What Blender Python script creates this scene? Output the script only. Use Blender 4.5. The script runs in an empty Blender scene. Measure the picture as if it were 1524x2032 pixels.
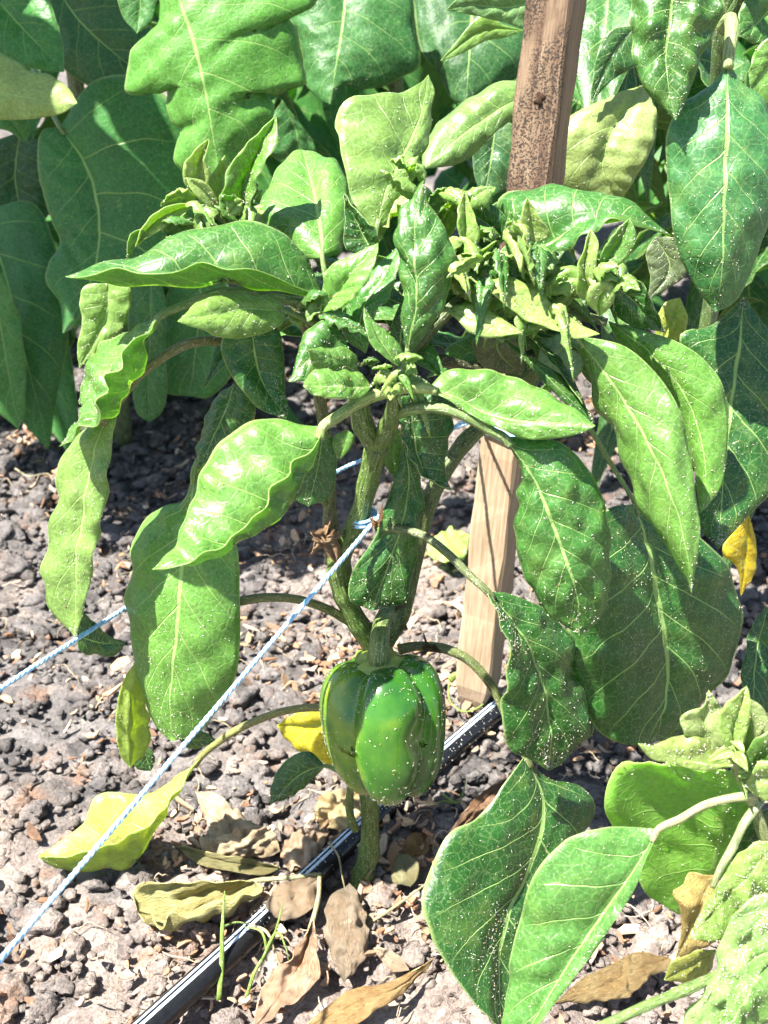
import bpy, math, random
import numpy as np
from mathutils import Vector, noise as mnoise

random.seed(7)
rng = np.random.default_rng(11)
SC = bpy.context.scene
COL = SC.collection

# ------------------------------------------------------------------ camera, sky, sun, exposure
PITCH = math.radians(28.0)
FPX = 2200.0                      # focal length in photograph pixels
CX, CY = 762.0, 1016.0
CAM_H = 0.60
CAM = np.array([0.0, 0.0, CAM_H])
FWD = np.array([0.0, math.cos(PITCH), -math.sin(PITCH)])
UPV = np.array([0.0, math.sin(PITCH), math.cos(PITCH)])

cam_data = bpy.data.cameras.new("camera")
cam_data.sensor_fit = 'HORIZONTAL'
cam_data.sensor_width = 36.0
cam_data.lens = 36.0 * FPX / 1524.0
cam_data.clip_start = 0.01
cam_data.clip_end = 400.0
cam_data.dof.use_dof = True
cam_data.dof.focus_distance = 0.64
cam_data.dof.aperture_fstop = 20.0
cam = bpy.data.objects.new("camera", cam_data)
cam.location = CAM
cam.rotation_euler = (math.radians(90) - PITCH, 0, 0)
COL.objects.link(cam)
SC.camera = cam

SUN_DIR = np.array([-0.42, -0.22, 0.88]); SUN_DIR /= np.linalg.norm(SUN_DIR)   # towards the sun
world = bpy.data.worlds.new("World")
SC.world = world
world.use_nodes = True
wn = world.node_tree
wn.nodes.clear()
w_out = wn.nodes.new('ShaderNodeOutputWorld')
w_bg = wn.nodes.new('ShaderNodeBackground')
w_sky = wn.nodes.new('ShaderNodeTexSky')
w_sky.sky_type = 'NISHITA'
w_sky.sun_disc = False
w_sky.sun_elevation = math.asin(SUN_DIR[2])
w_sky.sun_rotation = math.atan2(SUN_DIR[0], SUN_DIR[1])
w_bg.inputs['Strength'].default_value = 0.062
wn.links.new(w_sky.outputs[0], w_bg.inputs['Color'])
wn.links.new(w_bg.outputs[0], w_out.inputs['Surface'])

sun_data = bpy.data.lights.new("sun", 'SUN')
sun_data.energy = 5.0
sun_data.angle = math.radians(0.6)
sun_data.color = (1.0, 0.96, 0.88)
sun = bpy.data.objects.new("sun", sun_data)
sun.rotation_euler = Vector(SUN_DIR).to_track_quat('Z', 'Y').to_euler()
sun.location = (0, 0, 5)
COL.objects.link(sun)

SC.view_settings.view_transform = 'Standard'
SC.view_settings.look = 'None'
SC.view_settings.exposure = 2.15
SC.view_settings.gamma = 1.0
SC.view_settings.use_curve_mapping = False
SC.render.engine = 'CYCLES'
SC.cycles.use_denoising = True
SC.cycles.use_adaptive_sampling = True
SC.cycles.adaptive_threshold = 0.03
SC.cycles.max_bounces = 6
SC.cycles.diffuse_bounces = 4
SC.cycles.glossy_bounces = 2
SC.cycles.transmission_bounces = 4

# ------------------------------------------------------------------ pixels to places
def ray(x, y):
    a = (np.asarray(x, float) - CX) / FPX
    t = (np.asarray(y, float) - CY) / FPX
    return a, t

def PY(x, y, Y):
    """point on the vertical plane at world depth Y seen at a photo pixel"""
    a, t = ray(x, y)
    z = np.asarray(Y, float) / (math.cos(PITCH) - t * math.sin(PITCH))
    return np.stack([a * z, z * (math.cos(PITCH) - t * math.sin(PITCH)),
                     CAM_H - z * (math.sin(PITCH) + t * math.cos(PITCH))], -1)

def PH(x, y, h):
    """point at height h above the soil seen at a photo pixel"""
    a, t = ray(x, y)
    z = (CAM_H - np.asarray(h, float)) / (math.sin(PITCH) + t * math.cos(PITCH))
    return np.stack([a * z, z * (math.cos(PITCH) - t * math.sin(PITCH)), np.asarray(h, float) + 0 * z], -1)

def smooth_path(pts, n, per=14):
    """Hermite spline through points (k,d), resampled to n+1 by arc length"""
    p = np.asarray(pts, float)
    if len(p) == 2:
        t = np.linspace(0, 1, n + 1)[:, None]
        return p[0] * (1 - t) + p[1] * t
    d = np.maximum(np.linalg.norm(np.diff(p, axis=0), axis=1), 1e-9) ** 0.5
    k = np.concatenate([[0], np.cumsum(d)])
    m = np.zeros_like(p)
    for i in range(1, len(p) - 1):
        s0 = (p[i] - p[i - 1]) / (k[i] - k[i - 1]); s1 = (p[i + 1] - p[i]) / (k[i + 1] - k[i])
        w = (k[i] - k[i - 1]) / (k[i + 1] - k[i - 1])
        m[i] = s0 * (1 - w) + s1 * w
    m[0] = (p[1] - p[0]) / (k[1] - k[0]); m[-1] = (p[-1] - p[-2]) / (k[-1] - k[-2])
    out = []
    for i in range(len(p) - 1):
        h = k[i + 1] - k[i]
        t = np.linspace(0, 1, per, endpoint=False)[:, None]
        out.append((2*t**3 - 3*t**2 + 1) * p[i] + (t**3 - 2*t**2 + t) * h * m[i] + (-2*t**3 + 3*t**2) * p[i+1] + (t**3 - t**2) * h * m[i+1])
    out.append(p[-1:])
    q = np.concatenate(out)
    s = np.concatenate([[0], np.cumsum(np.linalg.norm(np.diff(q[:, :2] if q.shape[1] > 3 else q, axis=0), axis=1))])
    tt = np.linspace(0, s[-1], n + 1)
    return np.stack([np.interp(tt, s, q[:, j]) for j in range(q.shape[1])], -1)

# ------------------------------------------------------------------ materials
class NT:
    def __init__(self, name):
        self.m = bpy.data.materials.new(name)
        self.m.use_nodes = True
        self.t = self.m.node_tree
        self.t.nodes.clear()
        self.out = self.t.nodes.new('ShaderNodeOutputMaterial')
    def put(self, sock, v):
        if isinstance(v, bpy.types.NodeSocket):
            self.t.links.new(v, sock)
        elif v is not None:
            sock.default_value = v
    def node(self, typ, ins=None, **kw):
        n = self.t.nodes.new(typ)
        for k, v in kw.items():
            setattr(n, k, v)
        for k, v in (ins or {}).items():
            self.put(n.inputs[k], v)
        return n
    def math(self, op, a, b=0.0, c=None, clamp=False):
        n = self.node('ShaderNodeMath', {0: a, 1: b}, operation=op, use_clamp=clamp)
        if c is not None: self.put(n.inputs[2], c)
        return n.outputs[0]
    def mr(self, v, a, b, c=0.0, d=1.0, smooth=False):
        n = self.node('ShaderNodeMapRange', {0: v, 1: a, 2: b, 3: c, 4: d})
        if smooth: n.interpolation_type = 'SMOOTHSTEP'
        return n.outputs[0]
    def mix(self, f, a, b, blend='MIX'):
        n = self.node('ShaderNodeMix', data_type='RGBA', blend_type=blend)
        self.put(n.inputs[0], f); self.put(n.inputs[6], a); self.put(n.inputs[7], b)
        return n.outputs[2]
    def noise(self, vec, scale, detail=4, rough=0.55, dist=0.0):
        n = self.node('ShaderNodeTexNoise', {'Scale': scale, 'Detail': detail, 'Roughness': rough, 'Distortion': dist})
        if vec is not None: self.t.links.new(vec, n.inputs['Vector'])
        return n.outputs['Fac']
    def vor(self, vec, scale, feature='F1', out='Distance'):
        n = self.node('ShaderNodeTexVoronoi', {'Scale': scale}, feature=feature)
        if vec is not None: self.t.links.new(vec, n.inputs['Vector'])
        return n.outputs[out]
    def bump(self, h, strength, dist, normal=None):
        n = self.node('ShaderNodeBump', {'Strength': strength, 'Distance': dist, 'Height': h})
        if normal is not None: self.t.links.new(normal, n.inputs['Normal'])
        return n.outputs[0]
    def ramp(self, v, stops):
        n = self.node('ShaderNodeValToRGB', {0: v})
        el = n.color_ramp.elements
        while len(el) > 1: el.remove(el[-1])
        el[0].position, el[0].color = stops[0][0], (*stops[0][1], 1)
        for p, c in stops[1:]:
            e = el.new(p); e.color = (*c, 1)
        return n.outputs[0]
    def end(self, sh):
        self.t.links.new(sh, self.out.inputs['Surface'])
        return self.m

def c4(c): return (c[0], c[1], c[2], 1.0)

def leaf_material(name, under=False, nveins=7.0, gloss=0.40, trans=0.30, vw=1.0, blotch=0.14, spec=0.62):
    g = NT(name)
    oi = g.node('ShaderNodeObjectInfo')
    tint = oi.outputs['Color']
    tc = g.node('ShaderNodeTexCoord')
    off = g.node('ShaderNodeVectorMath', {0: tc.outputs['Object'], 1: (0, 0, 0)}, operation='ADD')
    comb = g.node('ShaderNodeCombineXYZ', {0: g.math('MULTIPLY', oi.outputs['Random'], 7.0), 1: 0.0, 2: g.math('MULTIPLY', oi.outputs['Random'], 3.0)})
    g.t.links.new(comb.outputs[0], off.inputs[1])
    P = off.outputs[0]
    sep = g.node('ShaderNodeSeparateXYZ', {0: tc.outputs['UV']})
    u, vv = sep.outputs[0], sep.outputs[1]
    sv = g.math('MULTIPLY', g.math('SUBTRACT', vv, 0.5), 2.0)
    av = g.math('ABSOLUTE', sv)
    sidex = g.math('MULTIPLY', g.math('GREATER_THAN', sv, 0.0), 0.45)
    wob = g.math('MULTIPLY', g.math('SUBTRACT', g.noise(P, 35, 0), 0.5), 0.10)
    w = g.math('ADD', g.math('MULTIPLY', g.math('SUBTRACT', u, g.math('MULTIPLY', g.math('POWER', av, 0.85), 0.24)), nveins), sidex)
    w = g.math('ADD', w, wob)
    fr = g.math('ABSOLUTE', g.math('SUBTRACT', g.math('FRACT', w), 0.5))
    wid = g.math('ADD', 0.016 * vw, g.math('MULTIPLY', g.math('SUBTRACT', 1.0, av), 0.022 * vw))
    lat = g.math('SUBTRACT', 1.0, g.math('DIVIDE', fr, wid), clamp=True)
    lat = g.math('MULTIPLY', lat, g.mr(av, 0.95, 0.55))
    midw = g.math('ADD', 0.016 * vw, g.math('MULTIPLY', g.math('SUBTRACT', 1.0, u), 0.040 * vw))
    mid = g.math('SUBTRACT', 1.0, g.math('DIVIDE', av, midw), clamp=True)
    mid = g.mr(mid, 0.0, 0.45)
    # second-order veins between the laterals
    v2 = g.vor(P, 150, 'DISTANCE_TO_EDGE')
    net = g.mr(v2, 0.0, 0.09, 1.0, 0.0)
    vein = g.math('MAXIMUM', mid, g.mr(lat, 0.0, 0.6))
    mott = g.mr(g.noise(P, 28, 2, 0.6), 0.3, 0.7, 0.85, 1.15)
    fine = g.mr(g.noise(P, 420, 1), 0.3, 0.7, 0.82, 1.18)
    mm = g.math('MULTIPLY', mott, fine)
    base = g.node('ShaderNodeVectorMath', {0: tint, 1: (1, 1, 1)}, operation='MULTIPLY')
    cm = g.node('ShaderNodeCombineXYZ', {0: mm, 1: mm, 2: mm})
    g.t.links.new(cm.outputs[0], base.inputs[1])
    bc = base.outputs[0]
    if under:
        bc = g.mix(0.55, bc, c4((0.20, 0.33, 0.10)))
        veincol = g.mix(0.6, bc, c4((0.34, 0.46, 0.18)))
    else:
        veincol = g.mix(0.78, bc, c4((0.36, 0.52, 0.17)))
    col = g.mix(g.math('MULTIPLY', net, 0.16), bc, veincol)
    col = g.mix(vein, col, veincol)
    # chlorotic blotches and pale rim
    blot = g.mr(g.noise(P, 55, 1, 0.5), 0.56, 0.72)
    col = g.mix(g.math('MULTIPLY', blot, blotch), col, c4((0.28, 0.38, 0.07)))
    rim = g.mr(av, 0.955, 1.0)
    col = g.mix(g.math('MULTIPLY', rim, 0.7), col, c4((0.36, 0.46, 0.18)))
    # fine pale dust
    dust = g.mr(g.noise(P, 900, 0, 0.5), 0.66, 0.74)
    col = g.mix(g.math('MULTIPLY', dust, 0.18), col, c4((0.55, 0.58, 0.45)))
    # relief
    hh = g.math('MULTIPLY', net, -0.30 if not under else 0.35)
    hh = g.math('ADD', hh, g.math('MULTIPLY', lat, -1.2 if not under else 1.0))
    hh = g.math('ADD', hh, g.math('MULTIPLY', mid, -1.0 if not under else 1.2))
    hh = g.math('ADD', hh, g.math('MULTIPLY', g.noise(P, 300, 1), 0.9))
    hh = g.math('ADD', hh, g.math('MULTIPLY', g.noise(P, 110, 1), 0.7))
    nb = g.bump(hh, 0.6, 0.0006)
    rough = g.mr(mott, 0.85, 1.15, gloss - 0.06, gloss + 0.08)
    bs = g.node('ShaderNodeBsdfPrincipled', {'Base Color': col, 'Roughness': rough, 'Normal': nb})
    bs.inputs['Specular IOR Level'].default_value = spec if not under else 0.4
    tcol = g.mix(1.0, col, c4((1.9, 2.0, 0.6)), 'MULTIPLY')
    tr = g.node('ShaderNodeBsdfTranslucent', {'Color': tcol, 'Normal': nb})
    mx = g.node('ShaderNodeMixShader', {0: trans, 1: bs.outputs[0], 2: tr.outputs[0]})
    return g.end(mx.outputs[0])

def dry_material(name):
    g = NT(name)
    oi = g.node('ShaderNodeObjectInfo')
    tc = g.node('ShaderNodeTexCoord')
    P = tc.outputs['Object']
    uv = g.node('ShaderNodeMapping', {0: tc.outputs['UV'], 3: (5, 20, 1)})
    n1 = g.noise(P, 70, 5, 0.65)
    n2 = g.noise(uv.outputs[0], 3.0, 5, 0.6, 0.6)
    n3 = g.noise(P, 600, 3)
    col = g.mix(g.mr(n1, 0.36, 0.62), g.mix(1.0, oi.outputs['Color'], c4((0.74, 0.64, 0.54)), 'MULTIPLY'), oi.outputs['Color'])
    col = g.mix(g.mr(n2, 0.52, 0.75, 0, 0.6), col, g.mix(0.6, oi.outputs['Color'], c4((0.62, 0.5, 0.34))))
    col = g.mix(g.mr(n3, 0.60, 0.72, 0, 0.45), col, c4((0.60, 0.52, 0.40)))
    h = g.math('ADD', g.math('MULTIPLY', n2, 2.0), g.math('ADD', n1, g.math('MULTIPLY', n3, 0.4)))
    nb = g.bump(h, 1.0, 0.0030)
    bs = g.node('ShaderNodeBsdfPrincipled', {'Base Color': col, 'Roughness': 0.75, 'Normal': nb})
    bs.inputs['Specular IOR Level'].default_value = 0.25
    tr = g.node('ShaderNodeBsdfTranslucent', {'Color': col, 'Normal': nb})
    mx = g.node('ShaderNodeMixShader', {0: 0.22, 1: bs.outputs[0], 2: tr.outputs[0]})
    return g.end(mx.outputs[0])

def stem_material():
    g = NT('stem_green')
    oi = g.node('ShaderNodeObjectInfo')
    tc = g.node('ShaderNodeTexCoord')
    mp = g.node('ShaderNodeMapping', {0: tc.outputs['UV'], 3: (16, 14, 1)})
    streak = g.noise(mp.outputs[0], 1.0, 2, 0.6)
    P = tc.outputs['Object']
    n = g.noise(P, 120, 2)
    d = g.mix(1.0, oi.outputs['Color'], c4((0.30, 0.36, 0.28)), 'MULTIPLY')
    l = g.mix(0.22, oi.outputs['Color'], c4((0.34, 0.38, 0.12)))
    col = g.mix(g.mr(streak, 0.32, 0.66), d, l)
    col = g.mix(g.mr(n, 0.55, 0.75, 0, 0.6), col, oi.outputs['Color'])
    dust = g.mr(g.noise(P, 1000, 0), 0.68, 0.74)
    col = g.mix(g.math('MULTIPLY', dust, 0.4), col, c4((0.6, 0.58, 0.5)))
    nb = g.bump(g.math('ADD', streak, g.math('MULTIPLY', n, 0.5)), 0.6, 0.0012)
    bs = g.node('ShaderNodeBsdfPrincipled', {'Base Color': col, 'Roughness': 0.5, 'Normal': nb})
    return g.end(bs.outputs[0])

def simple_material(name, col, rough=0.6, spec=0.5, var=0.25, scale=120.0, bump=0.3, dist=0.0008, dark=0.5):
    g = NT(name)
    tc = g.node('ShaderNodeTexCoord')
    n = g.noise(tc.outputs['Object'], scale, 5, 0.6)
    c = g.mix(g.mr(n, 0.35, 0.65, 0, var * 2), c4(col), c4([v * dark for v in col]))
    nb = g.bump(n, bump, dist)
    bs = g.node('ShaderNodeBsdfPrincipled', {'Base Color': c, 'Roughness': rough, 'Normal': nb})
    bs.inputs['Specular IOR Level'].default_value = spec
    return g.end(bs.outputs[0])

def soil_material():
    g = NT('dry_soil')
    geo = g.node('ShaderNodeNewGeometry')
    P = geo.outputs['Position']
    sp = g.node('ShaderNodeSeparateXYZ', {0: P})
    zone = g.noise(P, 3.6, 2, 0.6, 0.4)
    zone2 = g.noise(P, 14, 2, 0.6)
    near = g.mr(sp.outputs[1], 0.74, 0.52, 0.0, 0.34)          # crumbly crust before the bed, grey crumbs further back
    mid = g.math('MULTIPLY', g.mr(g.math('ABSOLUTE', g.math('SUBTRACT', sp.outputs[0], 0.04)), 0.22, 0.05, 0, 0.20), g.mr(sp.outputs[1], 0.66, 0.8))
    z = g.math('ADD', g.math('ADD', zone, near), g.math('ADD', mid, g.math('MULTIPLY', g.math('SUBTRACT', zone2, 0.5), 0.9)))
    f = g.mr(z, 0.54, 0.95)
    cl = g.vor(P, 62, 'F1', 'Color')
    cs = g.node('ShaderNodeSeparateXYZ', {0: cl})
    grey = g.mix(cs.outputs[0], c4((0.073, 0.067, 0.066)), c4((0.18, 0.163, 0.156)))
    beige = g.mix(cs.outputs[1], c4((0.20, 0.160, 0.140)), c4((0.36, 0.295, 0.25)))
    col = g.mix(f, grey, beige)
    brown = g.mr(g.noise(P, 22, 2, 0.65), 0.58, 0.70, 0, 0.6)
    col = g.mix(brown, col, c4((0.22, 0.125, 0.075)))
    fn = g.noise(P, 330, 4, 0.7)
    fine = g.mr(fn, 0.3, 0.7, 0.55, 1.4)
    cf = g.node('ShaderNodeCombineXYZ', {0: fine, 1: fine, 2: fine})
    col = g.mix(1.0, col, cf.outputs[0], 'MULTIPLY')
    h = g.math('MULTIPLY', fn, 2.0)
    nb = g.bump(h, 0.9, 0.0022)
    bs = g.node('ShaderNodeBsdfPrincipled', {'Base Color': col, 'Roughness': 0.92, 'Normal': nb})
    bs.inputs['Specular IOR Level'].default_value = 0.2
    return g.end(bs.outputs[0])

def attr_material(name, rough=0.8, trans=0.0):
    g = NT(name)
    a = g.node('ShaderNodeAttribute', attribute_name='Col')
    geo = g.node('ShaderNodeNewGeometry')
    n = g.noise(geo.outputs['Position'], 500, 4)
    col = g.mix(g.mr(n, 0.35, 0.65, 0, 0.6), a.outputs['Color'], g.mix(1.0, a.outputs['Color'], c4((0.55, 0.5, 0.45)), 'MULTIPLY'))
    nb = g.bump(n, 0.5, 0.0006)
    bs = g.node('ShaderNodeBsdfPrincipled', {'Base Color': col, 'Roughness': rough, 'Normal': nb})
    sh = bs.outputs[0]
    if trans:
        tr = g.node('ShaderNodeBsdfTranslucent', {'Color': col})
        sh = g.node('ShaderNodeMixShader', {0: trans, 1: sh, 2: tr.outputs[0]}).outputs[0]
    return g.end(sh)

def wood_material():
    g = NT('weathered_wood')
    tc = g.node('ShaderNodeTexCoord')
    P = tc.outputs['Object']
    mp = g.node('ShaderNodeMapping', {0: P, 3: (1, 1, 0.05)})
    grain = g.noise(mp.outputs[0], 420, 6, 0.65)
    mp2 = g.node('ShaderNodeMapping', {0: P, 3: (1, 1, 0.09)})
    band = g.noise(mp2.outputs[0], 75, 4, 0.6, 0.5)
    sp = g.node('ShaderNodeSeparateXYZ', {0: P})
    col = g.mix(g.mr(grain, 0.35, 0.68), c4((0.25, 0.175, 0.108)), c4((0.45, 0.350, 0.240)))
    col = g.mix(g.mr(band, 0.42, 0.75, 0, 0.55), col, c4((0.27, 0.175, 0.11)))
    # bark-brown weathered upper half, worst on the face towards -X
    up = g.mr(sp.outputs[2], 0.30, 0.40)
    blot = g.noise(g.node('ShaderNodeMapping', {0: P, 3: (1, 1, 0.10)}).outputs[0], 95, 4, 0.7)
    sidef = g.mr(sp.outputs[0], 0.011, 0.004, 0.25, 1.0)
    col = g.mix(g.math('MULTIPLY', up, 0.5), col, c4((0.19, 0.125, 0.078)))
    bark = g.math('MULTIPLY', g.math('MULTIPLY', up, sidef), g.mr(blot, 0.36, 0.56))
    col = g.mix(g.math('MULTIPLY', bark, 0.9), col, c4((0.105, 0.062, 0.040)))
    spk = g.mr(g.noise(P, 620, 3, 0.65), 0.50, 0.56)
    dirt = g.math('MULTIPLY', g.math('MULTIPLY', spk, up), g.mr(g.noise(g.node('ShaderNodeMapping', {0: P, 3: (1, 1, 0.3)}).outputs[0], 45, 2), 0.40, 0.52))
    dirt = g.math('MULTIPLY', dirt, sidef)
    col = g.mix(g.math('MULTIPLY', dirt, 0.9), col, c4((0.035, 0.026, 0.022)))
    foot = g.mr(sp.outputs[2], 0.05, 0.01)
    col = g.mix(g.math('MULTIPLY', foot, 0.5), col, c4((0.2, 0.15, 0.12)))
    h = g.math('ADD', grain, g.math('MULTIPLY', dirt, 0.8))
    nb = g.bump(h, 0.6, 0.0012)
    bs = g.node('ShaderNodeBsdfPrincipled', {'Base Color': col, 'Roughness': 0.8, 'Normal': nb})
    bs.inputs['Specular IOR Level'].default_value = 0.25
    return g.end(bs.outputs[0])

def fruit_material():
    g = NT('pepper_skin')
    tc = g.node('ShaderNodeTexCoord')
    P = tc.outputs['Object']
    n = g.noise(P, 30, 5, 0.6)
    sp = g.node('ShaderNodeSeparateXYZ', {0: P})
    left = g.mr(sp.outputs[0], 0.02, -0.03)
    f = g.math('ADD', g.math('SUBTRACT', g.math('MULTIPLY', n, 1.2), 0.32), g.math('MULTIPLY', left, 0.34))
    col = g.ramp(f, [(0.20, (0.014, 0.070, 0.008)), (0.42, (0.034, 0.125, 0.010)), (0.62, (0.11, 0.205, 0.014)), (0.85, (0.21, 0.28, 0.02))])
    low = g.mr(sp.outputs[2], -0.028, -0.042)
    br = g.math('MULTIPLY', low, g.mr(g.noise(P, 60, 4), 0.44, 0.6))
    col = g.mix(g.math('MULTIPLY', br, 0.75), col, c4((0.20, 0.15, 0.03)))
    nb = g.bump(g.math('ADD', g.noise(P, 45, 3), g.math('MULTIPLY', g.noise(P, 700, 2), 0.08)), 0.25, 0.002)
    bs = g.node('ShaderNodeBsdfPrincipled', {'Base Color': col, 'Roughness': 0.17, 'Normal': nb})
    bs.inputs['Specular IOR Level'].default_value = 0.6
    return g.end(bs.outputs[0])

M_TOP = leaf_material('pepper_leaf_upper', False, 7.0, 0.40, 0.34)
M_UND = leaf_material('pepper_leaf_under', True, 7.0, 0.55, 0.50)
M_ETOP = leaf_material('eggplant_leaf_upper', False, 6.0, 0.45, 0.35, 0.55, 0.0, 0.35)
M_EUND = leaf_material('eggplant_leaf_under', True, 6.0, 0.6, 0.42, 0.55, 0.0)
M_DRY = dry_material('dry_leaf')
M_STEM = stem_material()
M_SOIL = soil_material()
M_WOOD = wood_material()
M_FRUIT = fruit_material()
M_HUSK = simple_material('pale_husk', (0.62, 0.60, 0.50), 0.6, 0.3, 0.2, 900, 0.2, 0.0003, 0.7)
M_APHID = simple_material('tan_aphid', (0.42, 0.28, 0.14), 0.5, 0.4, 0.3, 900, 0.2, 0.0003, 0.5)
M_HOSE = simple_material('black_polythene', (0.007, 0.007, 0.008), 0.26, 0.4, 0.3, 200, 0.15, 0.0005, 2.0)
M_STRIPE = simple_material('pale_blue_stripe', (0.50, 0.62, 0.78), 0.4, 0.5, 0.35, 300, 0.1, 0.0003, 0.5)
M_TWINE = simple_material('blue_white_twine', (0.40, 0.65, 0.90), 0.5, 0.4, 0.30, 260, 0.5, 0.0006, 0.62)
M_TWINE_B = simple_material('blue_twine', (0.30, 0.56, 0.84), 0.55, 0.4, 0.3, 260, 0.5, 0.0006, 0.5)
M_CALYX = simple_material('calyx_green', (0.24, 0.33, 0.05), 0.5, 0.5, 0.35, 260, 0.4, 0.0008, 0.45)
M_LITTER = attr_material('dry_litter', 0.8, 0.1)

# ------------------------------------------------------------------ building helpers
WLOC = {}
def empty(name, loc, label, cat, group=None):
    o = bpy.data.objects.new(name, None)
    o.empty_display_size = 0.03
    o.location = loc
    COL.objects.link(o)
    WLOC[o.name] = np.array(loc, float)
    tag(o, label, cat, group)
    return o

def tag(o, label=None, cat=None, group=None, kind=None):
    if label: o['label'] = label
    if cat: o['category'] = cat
    if group: o['group'] = group
    if kind: o['kind'] = kind
    return o

def mesh_from(name, V, F, mats, mi=None, uv=None, smooth=True, cols=None):
    me = bpy.data.meshes.new(name)
    me.from_pydata([tuple(v) for v in V], [], [tuple(f) for f in F])
    for m in mats: me.materials.append(m)
    if mi is not None: me.polygons.foreach_set('material_index', np.asarray(mi, dtype=np.int32))
    if smooth: me.polygons.foreach_set('use_smooth', np.ones(len(me.polygons), dtype=bool))
    if uv is not None:
        l = me.uv_layers.new(name='UVMap')
        idx = np.zeros(len(me.loops), dtype=np.int32)
        me.loops.foreach_get('vertex_index', idx)
        l.data.foreach_set('uv', np.asarray(uv, dtype=np.float32)[idx].ravel())
    if cols is not None:
        ca = me.color_attributes.new(name='Col', type='FLOAT_COLOR', domain='POINT')
        ca.data.foreach_set('color', np.asarray(cols, dtype=np.float32).ravel())
    me.update()
    return me

def put(name, V, F, mats, parent=None, origin=None, color=None, **kw):
    V = np.asarray(V, float)
    if origin is None: origin = V.mean(0)
    origin = np.asarray(origin, float)
    if isinstance(mats, bpy.types.Material): mats = [mats]
    me = mesh_from(name, V - origin, F, mats, **kw)
    o = bpy.data.objects.new(name, me)
    COL.objects.link(o)
    WLOC[o.name] = origin.copy()
    if parent is not None:
        o.parent = parent
        o.location = origin - WLOC[parent.name]
    else:
        o.location = origin
    if color is not None: o.color = c4(color)
    return o

def tube_geo(path, radii, seg=10, ridges=0.0, ph=0.0, closed_ends=True, flat=1.0):
    path = np.asarray(path, float)
    n = len(path)
    radii = np.interp(np.linspace(0, 1, n), np.linspace(0, 1, len(radii)), radii)
    T = np.gradient(path, axis=0); T /= np.maximum(np.linalg.norm(T, axis=1), 1e-9)[:, None]
    ref = np.array([0.31, -0.9, 0.3])
    side = np.cross(T[0], ref); side /= np.linalg.norm(side)
    V, UV = [], []
    L = np.concatenate([[0], np.cumsum(np.linalg.norm(np.diff(path, axis=0), axis=1))])
    for i in range(n):
        side = side - T[i] * side.dot(T[i]); side /= np.linalg.norm(side)
        up = np.cross(T[i], side)
        for k in range(seg):
            th = 2 * math.pi * k / seg
            r = radii[i] * (1 + ridges * math.cos(5 * th + ph))
            V.append(path[i] + r * (math.cos(th) * side + flat * math.sin(th) * up))
            UV.append((abs(2 * k / seg - 1), L[i] * 8))
    F = []
    for i in range(n - 1):
        for k in range(seg):
            a = i * seg + k; b = i * seg + (k + 1) % seg
            F.append((a, b, b + seg, a + seg))
    if closed_ends:
        F.append(tuple(range(seg - 1, -1, -1)))
        F.append(tuple((n - 1) * seg + k for k in range(seg)))
    return np.array(V), F, np.array(UV)

def tube(name, pts, radii, parent=None, mat=None, color=(0.10, 0.20, 0.05), seg=10, ridges=0.08, per=7, flat=1.0):
    pts = np.asarray(pts, float)
    path = smooth_path(pts, max(6, per * (len(pts) - 1)))
    radii = np.interp(np.linspace(0, 1, len(path)), np.linspace(0, 1, len(radii)), radii)
    if name in ('stem', 'branch', 'side_shoot'):
        for q in pts[1:-1]:
            dd = np.linalg.norm(path - q, axis=1)
            radii = radii * (1 + 0.22 * random.random() * np.exp(-(dd / 0.005) ** 2))
    V, F, UV = tube_geo(path, radii, seg, ridges, random.random() * 6, True, flat)
    return put(name, V, F, mat or M_STEM, parent, origin=path[0], color=color, uv=UV)

LEAF_REG = {}      # plant name -> list of (verts, normals_top, area, density)

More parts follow.
